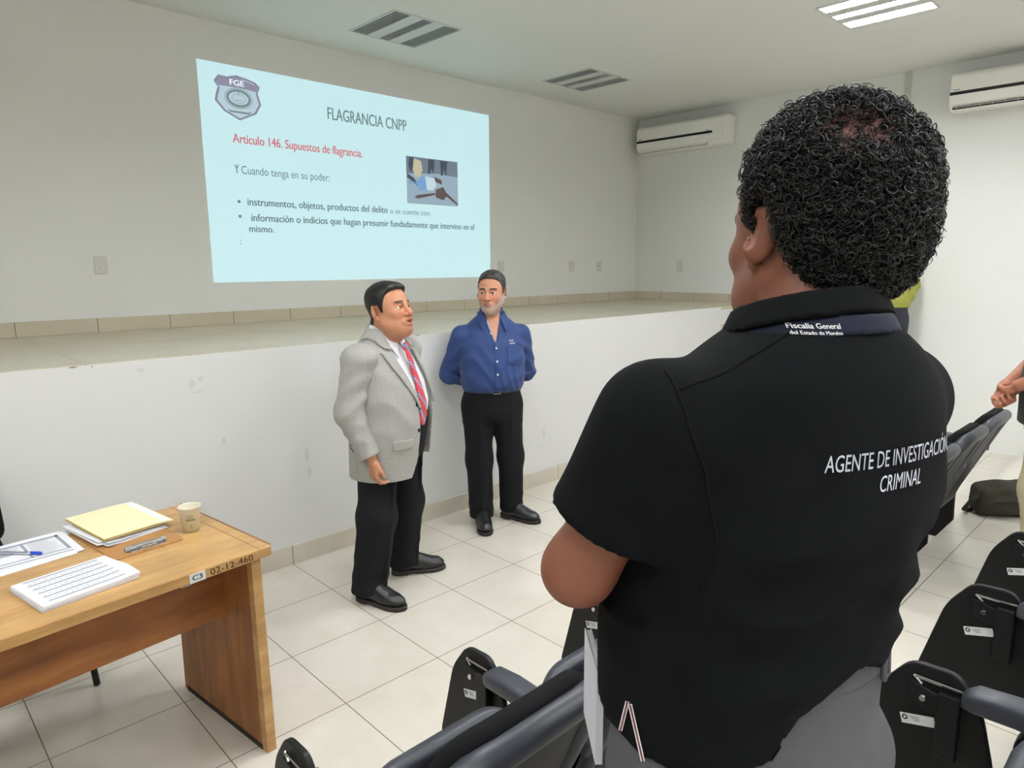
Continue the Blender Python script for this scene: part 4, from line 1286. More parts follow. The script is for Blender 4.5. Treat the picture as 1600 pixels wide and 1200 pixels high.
def seam(name, F, pts, r, m, parent, off=0.0, n=40):
    pts = np.array(pts, float); t = np.linspace(0, len(pts) - 1, n)
    P = np.stack([np.interp(t, np.arange(len(pts)), pts[:, i]) for i in range(3)], 1)
    P = project(F, P, off)
    for _ in range(3): P[1:-1] = (P[:-2] + 2 * P[1:-1] + P[2:]) / 4
    bm = BM(); add_tube(bm, [tuple(p) for p in P], r, 8); return obj(name, bm, m, parent, True)

# ================================================================== man in the grey jacket
def grey_man():
    t = thing('person', 'man in a grey checked jacket and red striped tie, speaking', 'person', (1.945, 2.93, 0), math.radians(22))
    hc = np.array((0.0, -.030, 1.462)); hR = RZ(-5) @ rot(math.radians(-12), 0, 0); hk = 1.08
    G = (axis_grid((-.36, -.13, .007), (-.13, .13, .0030), (.13, .36, .007)), axis_grid((-.30, -.17, .007), (-.17, .11, .0032), (.11, .26, .007)), axis_grid((.03, .61, .01), (.61, .80, .0035), (.80, 1.30, .009), (1.30, 1.62, .0028)))
    F = SDF(*G)
    F.loft([(.80, 0, 0, .16, .12), (.95, 0, -.02, .18, .15), (1.12, 0, -.01, .18, .13), (1.24, 0, .01, .165, .10), (1.30, 0, .02, .12, .075), (1.34, 0, .02, .07, .06)], .02)
    F.cone((0, .025, 1.26), (0, -.005, 1.43), .070, .064, .03)
    F.ell((0, -.045, 1.335), (.062, .05, .035), .04)
    head(F, hc, hR, hk, wide=1.12, jowl=1, open_mouth=True, nose=1.12)
    for s, el, wr in ((-1, (-.258, .04, .985), (-.235, -.055, .768)), (1, (.252, .075, .985), (.236, .085, .772))):
        F.limb([(s * .185, .02, 1.235), el, wr], [.05, .042, .027], .03)
        q = rot(math.radians(-8), 0, 0) @ RZ(s * -62)
        hand(F, np.array(wr) + (0, -.004, -.012), q, s, curl=(30, 44, 28), k=.98, thumb=(-.35, -1.3))
    for s, an in ((-1, (-.212, .02, .09)), (1, (.135, .03, .09))):
        F.limb([(s * .10, .0, .78), ((an[0] + s * .1) / 2, -.01, .43), an], [.085, .055, .042], .03)
    V, Q = F.mesh()
    C = head_tone(V, hc, hR, hk, (196, 138, 106), (172, 104, 92), (48, 34, 30), beard=((96, 74, 66), .16), blush=(196, 120, 100))
    emit('body', (V, Q), M['skin'], t, C)
    eyes(t, hc, hR, hk, (math.radians(6), math.radians(4)))
    zl = lambda x, y, z: np.interp(y, [-.13, -.082, -.062, -.045, -.030, -.024, -.014, -.006, .038, .050, .062, .12], [.090, .090, .080, .062, .012, -.014, -.010, .026, .028, -.016, -.066, -.076]) - z
    top = lambda x, y, z: .0055 + .011 * np.clip((z - .05) / .06, 0, 1) + .008 * np.exp(-(((y + .075) / .03) ** 2 + ((z - .10) / .03) ** 2))
    S = SDF(axis_grid((-.13, .13, .0032)), axis_grid((-.19, .14, .0032)), axis_grid((1.35, 1.63, .0032)))
    head(S, hc, hR, hk, wide=1.12, jowl=1, ear=False); S.cone((0, .025, 1.26), (0, -.005, 1.43), .070, .064, .03)
    emit('hair', hair_cap(S, hc, hR, hk, top, zl, .0010, (1, .15, .1), 420).mesh(0), M['hair_black'], t)
    # trousers
    g = (axis_grid((-.36, .33, .007)), axis_grid((-.27, .25, .007)), axis_grid((.02, 1.0, .007)))
    T = trousers(t, [(.66, 0, 0, .16, .10), (.72, 0, 0, .19, .155), (.80, 0, -.005, .205, .17), (.90, 0, -.015, .20, .175), (.96, 0, -.02, .195, .17)],
                 [([(-.105, 0, .76), (-.155, -.015, .43), (-.205, .02, .02)], [.100, .095, .090]), ([(.10, 0, .76), (.13, -.01, .43), (.135, .035, .02)], [.100, .090, .082])], g, None, .955,
                 [((-.2, .0, .16), .16, (.1, .3, 1), 62, .006, .02, (1, 0, 0)), ((.13, .02, .15), .15, (-.1, .2, 1), 66, .006, .02, (1, 0, 0), 1.0), ((-.15, 0, .45), .2, (.6, .2, 1), 38, .004, .02, (1, 1, 0)), ((.0, -.1, .68), .2, (1, 0, .35), 40, .004, .02)], hem=.055)
    for (p, q_, s_) in (((-.12, -.135, .86), (-.215, -.09, .06), -1), ((.11, -.135, .86), (.14, -.06, .06), 1)):
        T.cone(p, q_, .010, .006, .012)
    emit('trousers', T.mesh(), M['trousers'], t)
    B = SDF(*[axis_grid((-.24, .24, .005)), axis_grid((-.24, .2, .005)), axis_grid((.90, .97, .005))])
    B.loft([(.70, 0, 0, .19, .155), (.80, 0, -.005, .205, .17), (.90, 0, -.015, .20, .175), (.96, 0, -.02, .197, .172)], .02, 2.2)
    B.D -= .005; X, Y, Z = B.XYZ(); B.D = np.maximum(B.D, np.maximum(Z - .953, .918 - Z)); 
    emit('belt', B.mesh(), M['belt'], t)
    # shirt
    rg = [(.90, 0, -.02, .185, .168), (1.0, 0, -.03, .19, .168), (1.1, 0, -.02, .19, .155), (1.2, 0, .0, .18, .125), (1.27, 0, .012, .155, .098), (1.32, 0, .018, .10, .075), (1.345, 0, .018, .078, .072)]
    H = SDF(axis_grid((-.23, .23, .005)), axis_grid((-.23, .17, .005)), axis_grid((.88, 1.40, .005)))
    H.loft(rg, .02); H.wave((0, -.15, 1.05), .2, (1, 0, .5), 60, .002, .02)
    emit('shirt', H.mesh(), M['shirt_white'], t)
    Hs = SDF(axis_grid((-.12, .12, .003)), axis_grid((-.16, .13, .003)), axis_grid((1.20, 1.41, .003)))
    Hs.frame((0, .012, 1.345), rot(math.radians(22), 0, 0))
    Hs.loft([(-.035, 0, 0, .086, .083), (.0, 0, 0, .079, .077), (.036, 0, 0, .075, .073)], .001, 2.0); Hs.frame()
    shell(Hs, .005)
    Hf = SDF(*Hs.g); Hf.loft(rg, .02)
    for s in (-1, 1):
        p = patch(Hf, [(s * .004, 1.312), (s * .030, 1.335), (s * .075, 1.352), (s * .088, 1.325), (s * .052, 1.232)], .009, .007)
        Hs.D = np.minimum(Hs.D, p.D)
    Hf.frame((0, .012, 1.345), rot(math.radians(22), 0, 0)); X, Y, Z = Hs.XYZ()
    Hs.D = np.maximum(Hs.D, -np.maximum(np.abs(X) - .006 - .25 * np.clip(1.325 - Z, 0, 1), Y + .02))
    emit('shirt_collar', Hs.mesh(), M['shirt_white'], t)
    # tie
    tm = stripe_mat('red_striped_silk', (0, math.radians(38), 0), [(0, (196, 42, 56)), (.50, (220, 150, 170)), (.54, (70, 90, 150)), (.62, (150, 190, 228)), (.70, (40, 48, 92)), (.78, (220, 150, 170)), (.82, (196, 42, 56))], .050)
    Tf = SDF(axis_grid((-.10, .10, .0035)), axis_grid((-.24, .02, .0035)), axis_grid((.83, 1.33, .0035)))
    Tf.loft(rg, .02); Tf.ell((0, -.05, 1.13), (.05, .09, .2), .05)
    tie = patch(Tf, [(-.015, 1.285), (.015, 1.285), (.030, 1.10), (.052, .93), (.018, .872), (-.022, .925), (-.020, 1.10)], .008, .009)
    tie.ell((0, on_front(Tf, 0, 1.285) - .010, 1.286), (.021, .016, .022), .008)
    emit('tie', tie.mesh(), tm, t)
    # jacket
    g = (axis_grid((-.37, .40, .0058)), axis_grid((-.30, .27, .0058)), axis_grid((.57, 1.41, .0058)))
    rj = [(.585, .015, .0, .245, .185), (.70, .01, -.005, .240, .188), (.80, .005, -.012, .236, .192), (.92, 0, -.022, .230, .192), (1.04, 0, -.020, .226, .180), (1.14, 0, -.004, .222, .158), (1.22, 0, .010, .216, .130), (1.28, 0, .020, .188, .108), (1.315, 0, .026, .125, .088), (1.345, 0, .028, .092, .080), (1.362, 0, .03, .080, .074)]
    J = SDF(*g); J.loft(rj, .02, 2.25)
    J.wave((-.20, .0, 1.18), .14, (1, .2, .6), 55, .0035, .015); J.wave((-.15, -.1, .98), .2, (.7, .2, 1), 48, .0055, .02, (1, 0, 0)); J.wave((-.06, .16, 1.0), .25, (.2, .2, 1), 30, .004, .03)
    X, Y, Z = J.XYZ()
    hem = .632 + .05 * np.clip((X + .08) / .3, 0, 1) * (Y < 0)
    J.D = np.maximum(J.D, hem - Z)
    base = J.copy()
    shell(J, .017)
    cut = poly2(X, Z, [(-.045, 1.42), (-.080, 1.335), (-.085, 1.22), (-.030, .99), (-.026, .85), (-.034, .72), (-.075, .62), (-.13, .55), (.27, .55), (.215, .70), (.180, .85), (.150, .98), (.100, 1.22), (.080, 1.335), (.045, 1.42)])
    J.D = np.maximum(J.D, -np.maximum(cut, Y - .005))
    J.D = np.maximum(J.D, -np.maximum(np.maximum(np.abs(X) - .5, 1.33 - Z), Y + .01 - .3 * (Z - 1.33)))
    jk = emit('jacket', J.mesh(), M['jacket'], t)
    SLV = []
    for s, el, wr in ((-1, (-.266, .040, .985), (-.238, -.052, .770)), (1, (.258, .075, .985), (.238, .085, .778))):
        Sv = SDF(axis_grid((-.36, -.10, .0055)) if s < 0 else axis_grid((.10, .36, .0055)), axis_grid((-.16, .19, .0055)), axis_grid((.70, 1.34, .0055)))
        Sv.limb([(s * .205, .018, 1.222), el, wr], [.081, .069, .054], .03); Sv.ell((s * .19, .018, 1.245), (.075, .085, .06), .05)
        Sv.wave((s * .25, .0, 1.03), .18, (s * .5, .3, 1), 70, .0055, .02, (1, 1, 0)); Sv.wave((s * .26, .0, .87), .14, (-s * .5, .3, 1), 85, .005, .02, (1, 1, 0), 1.5); Sv.wave((s * .24, .0, 1.16), .13, (s * .5, .3, 1), 75, .0045, .02, (1, 1, 0), .8)
        e, w_ = np.array(el), np.array(wr); dn = (w_ - e) / np.linalg.norm(w_ - e); ce = w_ - dn * .004
        X, Y, Z = Sv.XYZ(); Sv.D = np.maximum(Sv.D, (X - ce[0]) * dn[0] + (Y - ce[1]) * dn[1] + (Z - ce[2]) * dn[2])
        SLV.append(Sv); emit('sleeve', Sv.mesh(), M['jacket'], jk)
    # lapels, collar, flap, patched onto the jacket front
    fg = SDF(axis_grid((-.24, .24, .0038)), axis_grid((-.27, .12, .0038)), axis_grid((.76, 1.41, .0038)))
    fg.loft(rj, .02, 2.25)
    for nm, poly in (('lapel', [(-.082, 1.262), (-.150, 1.268), (-.128, 1.190), (-.036, .985), (-.026, .990), (-.082, 1.22)]), ('lapel', [(.092, 1.262), (.150, 1.268), (.140, 1.19), (.158, .985), (.146, .98), (.096, 1.22)])):
        emit(nm, patch(fg, poly, .007, .010).mesh(), M['jacket'], jk)
    cpn = patch(fg, [(-.05, 1.42), (-.074, 1.335), (-.078, 1.275), (-.118, 1.285), (-.128, 1.300), (-.115, 1.36), (-.06, 1.42)], .008, .010, True, 0, .06)
    cp2 = patch(fg, [(.05, 1.42), (.074, 1.335), (.090, 1.275), (.125, 1.285), (.132, 1.300), (.115, 1.36), (.06, 1.42)], .008, .010, True, 0, .06)
    cpn.D = np.minimum(cpn.D, cp2.D)
    emit('jacket_collar', cpn.mesh(), M['jacket'], jk)
    bk_ = SDF(axis_grid((-.13, .13, .0045)), axis_grid((-.06, .16, .0045)), axis_grid((1.28, 1.42, .0045)))
    bk_.frame((0, .026, 1.334), rot(math.radians(20), 0, 0)); bk_.loft([(-.04, 0, 0, .105, .092), (.0, 0, 0, .092, .083), (.028, 0, 0, .086, .079)], .001, 2.0); bk_.frame(); shell(bk_, .009)
    X2, Y2, Z2 = bk_.XYZ(); bk_.D = np.maximum(bk_.D, -.02 - Y2)
    emit('jacket_collar', bk_.mesh(), M['jacket'], jk)
    emit('pocket_flap', patch(fg, round_poly([(-.185, .845), (-.085, .842), (-.085, .795), (-.185, .792)], .012), .004, .007).mesh(), M['jacket'], jk)
    for (x, z) in ((-.046, 1.005), (-.044, .875)):
        button(jk, (x, on_front(base, x, z) - .002, z), (0, -1, 0), .010, M['strip_black'])
    for k in range(3):
        P = project(SLV[0], [(-.29, .02, .80 + .018 * k)], .001)[0]; button(jk, P, (-.8, .6, 0), .006, M['strip_black'])
    shoe(t, -.215, -.03, math.radians(-3), 1.0, True)
    shoe(t, .165, -.01, math.radians(40), 1.0)
    return t

# ================================================================== man in the blue shirt
def blue_man():
    t = thing('person', 'grey-bearded man in a blue shirt standing against the stage, hands behind his back', 'person', (2.945, 3.235, 0), math.radians(-31))
    hc = np.array((0.0, -.025, 1.512)); hR = RZ(-27) @ rot(math.radians(1), 0, 0); hk = 1.03
    G = (axis_grid((-.36, -.12, .008), (-.12, .12, .0030), (.12, .36, .008)), axis_grid((-.24, -.16, .008), (-.16, .11, .0032), (.11, .30, .008)), axis_grid((.03, .85, .01), (.85, 1.30, .008), (1.30, 1.66, .0028)))
    F = SDF(*G)
    F.loft([(.80, 0, 0, .15, .11), (.95, 0, -.01, .17, .13), (1.12, 0, -.01, .18, .13), (1.26, 0, .0, .165, .10), (1.33, 0, .012, .115, .083), (1.385, 0, .015, .065, .06)], .02)
    F.cone((0, .02, 1.30), (0, -.005, 1.46), .062, .058, .03)
    head(F, hc, hR, hk, wide=1.02, jowl=0, nose=1.05)
    for s in (-1, 1):
        F.limb([(s * .18, .01, 1.25), (s * .255, .10, .99), (s * .075, .185, .915)], [.045, .038, .026], .03)
        q = rot(0, math.radians(s * 62), 0)
        hand(F, (s * .07, .188, .915), q, -s, curl=(30, 45, 30), k=.95)
    for s, an in ((-1, (-.085, -.035, .09)), (1, (.135, .045, .09))):
        F.limb([(s * .09, 0, .80), ((an[0] + s * .09) / 2, -.02, .44), an], [.08, .052, .04], .03)
    V, Q = F.mesh()
    C = head_tone(V, hc, hR, hk, (204, 146, 118), (176, 108, 98), (50, 40, 38), beard=((176, 168, 162), .85), blush=(204, 122, 104))
    emit('body', (V, Q), M['skin'], t, C)
    eyes(t, hc, hR, hk, (math.radians(-14), math.radians(0)))
    zl = lambda x, y, z: np.interp(y, [-.13, -.082, -.062, -.045, -.030, -.024, -.014, -.006, .038, .050, .062, .12], [.090, .090, .080, .062, .012, -.014, -.010, .026, .028, -.014, -.052, -.064]) - z
    top = lambda x, y, z: .0045 + .010 * np.clip((z - .05) / .06, 0, 1)
    S = SDF(axis_grid((-.13, .13, .003)), axis_grid((-.17, .15, .003)), axis_grid((1.42, 1.67, .003)))
    head(S, hc, hR, hk, wide=1.02, ear=False)
    emit('hair', hair_cap(S, hc, hR, hk, top, zl, .0014, (1, .05, .1), 460).mesh(0), M['hair_grey'], t)
    # trousers
    g = (axis_grid((-.28, .30, .007)), axis_grid((-.24, .22, .007)), axis_grid((.02, .96, .007)))
    T = trousers(t, [(.70, 0, 0, .160, .10), (.76, 0, 0, .178, .135), (.82, 0, -.0, .185, .145), (.90, 0, -.005, .180, .142), (.94, 0, -.005, .176, .140)],
                 [([(-.095, 0, .78), (-.095, -.03, .44), (-.083, -.03, .02)], [.102, .083, .080]), ([(.095, 0, .78), (.12, -.005, .44), (.135, .045, .02)], [.102, .082, .078])], g, None, .925,
                 [((-.085, -.05, .14), .14, (.1, .3, 1), 66, .006, .02, (1, 0, 0)), ((.135, .0, .13), .13, (-.1, .2, 1), 70, .006, .02, (1, 0, 0), 1.), ((0, -.1, .7), .2, (1, 0, .4), 42, .003, .02)], hem=.055)
    for (p, q_) in (((-.10, -.115, .86), (-.09, -.112, .06)), ((.10, -.115, .86), (.137, -.035, .06))): T.cone(p, q_, .009, .006, .012)
    emit('trousers', T.mesh(), M['trousers'], t)
    B = SDF(axis_grid((-.22, .22, .0045)), axis_grid((-.18, .18, .0045)), axis_grid((.87, .95, .0045)))
    B.loft([(.74, 0, 0, .175, .135), (.82, 0, -.0, .185, .145), (.90, 0, -.005, .180, .142), (.94, 0, -.005, .178, .142)], .02, 2.2)
    B.D -= .005; X, Y, Z = B.XYZ(); B.D = np.maximum(B.D, np.maximum(Z - .926, .888 - Z))
    bl = emit('belt', B.mesh(), M['belt'], t)
    yb_ = on_front(B, 0, .907)
    bm = BM(); add_tube(bm, [(-.022, yb_ - .004, .889), (.022, yb_ - .004, .889), (.022, yb_ - .004, .925), (-.022, yb_ - .004, .925)], .0025, 8, closed=True); obj('buckle', bm, M['chrome'], bl)
    # shirt
    mb = mat('navy_blue_cotton', (34, 60, 114), .75, var=.06, nscale=14, bump=.08, bscale=600, sheen=.08)
    rg = [(.895, 0, -.005, .188, .150), (.93, 0, -.015, .203, .166), (1.0, 0, -.02, .208, .166), (1.1, 0, -.015, .208, .156), (1.19, 0, -.002, .205, .140), (1.25, 0, .006, .196, .120), (1.295, 0, .010, .168, .102), (1.335, 0, .012, .132, .088), (1.365, 0, .014, .092, .074), (1.385, 0, .014, .074, .068)]
    H = SDF(axis_grid((-.37, .37, .0055)), axis_grid((-.22, .28, .0055)), axis_grid((.88, 1.40, .0055)))
    H.loft(rg, .02)
    for s in (-1, 1):
        H.limb([(s * .188, .010, 1.238), (s * (.262 if s < 0 else .25), .095, .99), (s * .10, .175, .925)], [.072, .062, .050], .028)
        H.wave((s * .25, .07, 1.06), .17, (s * .5, .4, 1), 80, .0065, .02, (1, 1, 0), s); H.wave((s * .2, -.02, 1.17), .15, (1 * s, .3, .8), 70, .0055, .02); H.wave((s * .24, .06, .97), .12, (-s * .6, .2, 1), 95, .0055, .02)
    H.wave((-.10, -.14, 1.06), .2, (.8, .2, 1), 62, .0055, .02, (1, 0, 0)); H.wave((.12, -.14, 1.02), .2, (-.8, .2, 1), 66, .0055, .02, (1, 0, 0), .7)
    H.wave((0, -.12, .945), .22, (1, .0, .25), 110, .004, .01, (0, 0, 1))
    base = H.copy(); X, Y, Z = H.XYZ()
    vneck = poly2(X, Z, [(-.052, 1.42), (-.038, 1.335), (-.002, 1.215), (.004, 1.215), (.034, 1.335), (.052, 1.42)])
    H.D = np.maximum(H.D, -np.maximum(vneck, Y + .02))
    sh = emit('shirt', H.mesh(), mb, t)
    Fb = SDF(axis_grid((-.12, .12, .003)), axis_grid((-.17, .13, .003)), axis_grid((1.18, 1.44, .003))); Fb.loft(rg, .02)
    skin_v = patch(Fb, [(-.056, 1.42), (-.040, 1.335), (0, 1.20), (.036, 1.335), (.056, 1.42)], -.010, .018)
    V, Q = skin_v.mesh(); bodycol = np.tile(np.array(lin((204, 146, 118))[:3]), (len(V), 1))
    # chest skin shows in the open neck as part of the body mesh
    body = [c for c in t.children if c.name.startswith('body')][0]
    tmp = emit('chest', (V, Q), M['skin'], t, bodycol)
    bmx = BM(); bmx.from_mesh(body.data); bmx.from_mesh(tmp.data); bmx.to_mesh(body.data); bmx.free(); bpy.data.objects.remove(tmp)
    body.data.polygons.foreach_set('use_smooth', [True] * len(body.data.polygons))
    lining = mat('patterned_lining', (196, 198, 212), .7, nscale=160, c2=(70, 74, 110))
    ln = patch(Fb, [(-.052, 1.37), (-.034, 1.335), (.001, 1.212), (-.012, 1.212), (-.048, 1.33), (-.062, 1.37)], .003, .005)
    emit('placket_lining', ln.mesh(), lining, sh)
    Cl = SDF(*Fb.g); Cl.frame((0, .008, 1.375), rot(math.radians(20), 0, 0)); Cl.loft([(-.03, 0, 0, .080, .078), (.0, 0, 0, .076, .074), (.034, 0, 0, .076, .072)], .001, 2.0); Cl.frame(); shell(Cl, .006)
    X, Y, Z = Cl.XYZ(); Cl.D = np.maximum(Cl.D, -.045 + .0 * Y - Y)
    for s in (-1, 1):
        p = patch(Fb, [(s * .040, 1.36), (s * .085, 1.395), (s * .100, 1.33), (s * .070, 1.268)], .009, .008, True, 0, .03); Cl.D = np.minimum(Cl.D, p.D)
    emit('shirt_collar', Cl.mesh(), mb, sh)
    Fg = SDF(axis_grid((-.2, .2, .004)), axis_grid((-.22, .05, .004)), axis_grid((.92, 1.24, .004))); Fg.D = base.sample(np.stack(np.meshgrid(*Fg.g, indexing='ij'), -1).reshape(-1, 3)).reshape(Fg.D.shape)
    emit('placket', patch(Fg, [(-.017, 1.215), (.017, 1.215), (.017, .925), (-.017, .925)], .001, .007).mesh(), mb, sh)
    emit('chest_pocket', patch(Fg, [(.065, 1.185), (.155, 1.185), (.152, 1.08), (.110, 1.062), (.068, 1.08)], .001, .006).mesh(), mb, sh)
    for z in (1.175, 1.095, 1.015): button(sh, (0, on_front(Fg, 0, z) - .005, z), (0, -1, 0), .0065, M['white_plastic'])
    button(sh, (-.030, on_front(Fg, -.03, 1.23) - .006, 1.265), (0, -1, 0), .0055, M['white_plastic'])
    bm = BM()
    for (a, z0, x0, x1, cap) in (('FGE', 1.212, .088, .116, .010), ('FISCALÍA', 1.196, .090, .126, .009)):
        q = text_bm(a, x0, x1, z0, cap, 0, .03); me = bpy.data.meshes.new('t'); q.to_mesh(me); q.free(); bm.from_mesh(me)
    obj('chest_embroidery', drape(bm, base, .003), M['sticker'], sh)
    shoe(t, -.083, -.075, math.radians(-4), 1.0); shoe(t, .155, .0, math.radians(46), 1.0)
    return t

# ================================================================== big man seen from behind
def near_man():
    th = NEAR_TH
    t = thing('person', 'curly haired man in a black polo shirt seen from behind in the foreground', 'person', NEAR_POS, math.radians(th))
    hc = np.array((-.058, -.040, 1.557)); hR = RZ(NEAR_HEAD) @ rot(math.radians(2), 0, 0); hk = 1.15
    G = (axis_grid((-.42, -.12, .009), (-.12, .12, .0035), (.12, .42, .006)), axis_grid((-.42, -.17, .007), (-.17, .13, .0035), (.13, .26, .009)), axis_grid((.03, .80, .012), (.80, 1.12, .0055), (1.12, 1.40, .009), (1.40, 1.72, .0032)))
    F = SDF(*G)
    F.loft([(.80, .045, 0, .14, .12), (1.0, .04, -.02, .155, .13), (1.2, .015, 0, .18, .13), (1.30, 0, .01, .17, .10), (1.37, 0, .02, .12, .085), (1.44, -.01, .02, .07, .065)], .02)
    F.cone((-.005, .030, 1.36), (-.045, .005, 1.53), .076, .076, .03)
    F.ell((-.012, .045, 1.44), (.06, .04, .05), .04)
    head(F, hc, hR, hk, wide=1.06, jowl=1)
    F.limb([(.20, .0, 1.32), NEAR_EL, NEAR_WR], [.058, .044, .030], .03)
    hand(F, np.array(NEAR_WR) + (-.01, -.004, -.004), rot(0, 0, 0) @ rot(0, math.radians(62), 0) @ RZ(-30), 1, curl=(35, 50, 35), k=1.0)
    F.limb([(-.18, .0, 1.31), (-.235, -.10, 1.09), (-.08, -.25, 1.03)], [.062, .050, .030], .03)
    hand(F, (-.07, -.255, 1.028), rot(0, math.radians(-62), 0) @ RZ(30), -1, curl=(35, 50, 35), k=1.0)
    for s in (-1, 1): F.limb([(.04 + s * .10, 0, .84), (.03 + s * .11, -.015, .46), (.02 + s * .115, .03, .09)], [.072, .055, .042], .03)
    V, Q = F.mesh()
    C = head_tone(V, hc, hR, hk, (122, 73, 53), (112, 66, 56), (26, 20, 18), beard=((70, 50, 44), .12))
    emit('body', (V, Q), M['skin'], t, C)
    eyes(t, hc, hR, hk)
    # curly hair: a dense cap with ringlets over it
    zl = lambda x, y, z: np.interp(y, [-.13, -.062, -.040, -.022, -.011, -.004, .000, .004, .040, .048, .062, .085, .13], [.110, .108, .112, .115, .085, .020, -.008, .034, .036, -.004, -.030, -.058, -.088]) - z
    crown = lambda x, y, z: np.exp(-(((x - .022) / .042) ** 2 + ((y - .086) / .040) ** 2 + ((z - .092) / .028) ** 2))
    off = lambda x, y, z: .005 + (.014 - .05 * np.clip(np.abs(x) - .04, 0, .1) + .012 * np.clip(y / .08, 0, 1) + .006 * np.clip(z / .1, 0, 1)) * np.clip((z + .09) / .10, 0, 1) * np.clip((y + .06) / .075, .2, 1) * (1 - .75 * crown(x, y, z)) + .004 * np.sin(x * 190 + 2 * np.sin(z * 120)) * np.sin(y * 210) * np.sin(z * 200)
    S = SDF(axis_grid((-.15, .15, .0036)), axis_grid((-.20, .17, .0036)), axis_grid((1.37, 1.76, .0036)))
    head(S, hc, hR, hk, wide=1.06, jowl=1, ear=False); S.cone((-.005, .030, 1.36), (-.045, .005, 1.53), .076, .076, .03); S.frame(hc, hR, hk); S.ell((0, .060, -.020), (.062, .046, .050), .03); S.frame()
    hp = hair_cap(S, hc, hR, hk, off, zl, .0004, (1, 1, 1), 300)
    V, Q = hp.mesh(0)
    L = (V - hc) @ hR / hk
    cw = np.clip(crown(L[:, 0], L[:, 1], L[:, 2]) * 1.2, 0, 1)[:, None]
    tone = np.array(lin((4, 4, 4))[:3]) * (1 - cw) + np.array(lin((96, 66, 62))[:3]) * cw
    hr = emit('hair', (V, Q), M['scalp'], t, tone)
    # ringlets
    rnd = np.random.RandomState(5)
    nf = np.cross(V[Q[:, 2]] - V[Q[:, 0]], V[Q[:, 3]] - V[Q[:, 1]]); ar = np.linalg.norm(nf, axis=1); nf /= np.maximum(ar, 1e-12)[:, None]
    fc = V[Q].mean(1); lf = (fc - hc) @ hR / hk
    outer = ((fc - hc) * nf).sum(1) > 0
    wgt = ar * outer * (1 - .80 * np.clip(crown(*lf.T) * 1.5, 0, 1))
    N = 8500; K = 22; SD = 3
    pick = rnd.choice(len(fc), N, p=wgt / wgt.sum())
    P0 = fc[pick] + rnd.randn(N, 3) * .0012; Nn = nf[pick]
    rt = rnd.randn(N, 3); ax_ = Nn * rnd.uniform(-.15, .75, (N, 1)) + rt * .55 + np.array((0, 0, -.25)); ax_ /= np.linalg.norm(ax_, axis=1, keepdims=True)
    e1 = np.cross(ax_, rt); e1 /= np.linalg.norm(e1, axis=1, keepdims=True); e2 = np.cross(ax_, e1)
    low = np.clip((lf[pick][:, 2] + .12) / .10, .45, 1)[:, None]
    rad = rnd.uniform(.0036, .0070, (N, 1)) * low; turns = rnd.uniform(1.0, 2.2, (N, 1)); ln = rnd.uniform(.003, .012, (N, 1)) * low
    tt = np.linspace(0, 1, K)[None, :]
    ph = rnd.uniform(0, 6.28, (N, 1)) + turns * 2 * PI * tt
    grow = np.minimum(1, .35 + tt * 1.4)
    cen = P0[:, None, :] + Nn[:, None, :] * .0015 + ax_[:, None, :] * (ln * tt)[:, :, None]
    path = cen + (e1[:, None, :] * np.cos(ph)[:, :, None] + e2[:, None, :] * np.sin(ph)[:, :, None]) * (rad * grow)[:, :, None]
    tan = np.gradient(path, axis=1); tan /= np.maximum(np.linalg.norm(tan, axis=2, keepdims=True), 1e-9)
    u1 = np.cross(tan, ax_[:, None, :]); u1 /= np.maximum(np.linalg.norm(u1, axis=2, keepdims=True), 1e-9); u2 = np.cross(tan, u1)
    tr = (rnd.uniform(.0006, .0012, (N, 1)) * np.sqrt(np.clip(1.05 - tt ** 3 * .9, 0.08, 1)))[:, :, None]
    rings = np.stack([path + (u1 * math.cos(2 * PI * j / SD) + u2 * math.sin(2 * PI * j / SD)) * tr for j in range(SD)], 2)
    VV = rings.reshape(-1, 3)
    idx = np.arange(N * K * SD).reshape(N, K, SD)
    QQ = np.stack([idx[:, :-1, :], np.roll(idx, -1, 2)[:, :-1, :], np.roll(idx, -1, 2)[:, 1:, :], idx[:, 1:, :]], -1).reshape(-1, 4)
    tag(emit('curls', (VV, QQ), M['curl'], hr), kind='stuff')
    # polo shirt
    mp_ = mat('black_pique_cotton', (10, 11, 13), .95, var=.06, nscale=8, bump=.12, bscale=1100, spec=.12)
    rg = [(.86, .045, -.02, .206, .186), (1.0, .044, -.026, .206, .187), (1.1, .034, -.022, .206, .182), (1.19, .018, -.006, .218, .174), (1.27, .014, .006, .220, .158), (1.335, .012, .018, .212, .138), (1.378, .012, .026, .190, .122), (1.414, .006, .028, .145, .104), (1.445, .0, .026, .088, .088)]
    H = SDF(axis_grid((-.42, .42, .0062)), axis_grid((-.33, .25, .0062)), axis_grid((.86, 1.47, .0062)))
    H.loft(rg, .02, 2.25)
    for s, el in ((1, np.array(NEAR_EL)), (-1, np.array((-.235, -.10, 1.09)))):
        sp = np.array((s * .206 + .015, .0, 1.322)); H.limb([sp, sp + (el - sp) * .66], [.080, .077], .04); H.cone((.20, -.02, 1.24), (.225, -.06, 1.12), .07, .05, .05)
    H.wave((.10, .15, 1.02), .26, (.3, .2, 1), 42, .006, .02, (1, 0, 0)); H.wave((-.10, .15, 1.03), .24, (-.35, .2, 1), 50, .006, .02, (1, 0, 0), 1.2)
    H.wave((.22, .05, 1.06), .16, (.2, .5, 1), 60, .006, .02, (0, 1, 0)); H.wave((.15, .12, 1.2), .18, (1, .3, .8), 36, .005, .02); H.wave((.30, -.05, 1.2), .14, (.8, .4, .8), 44, .004, .02)
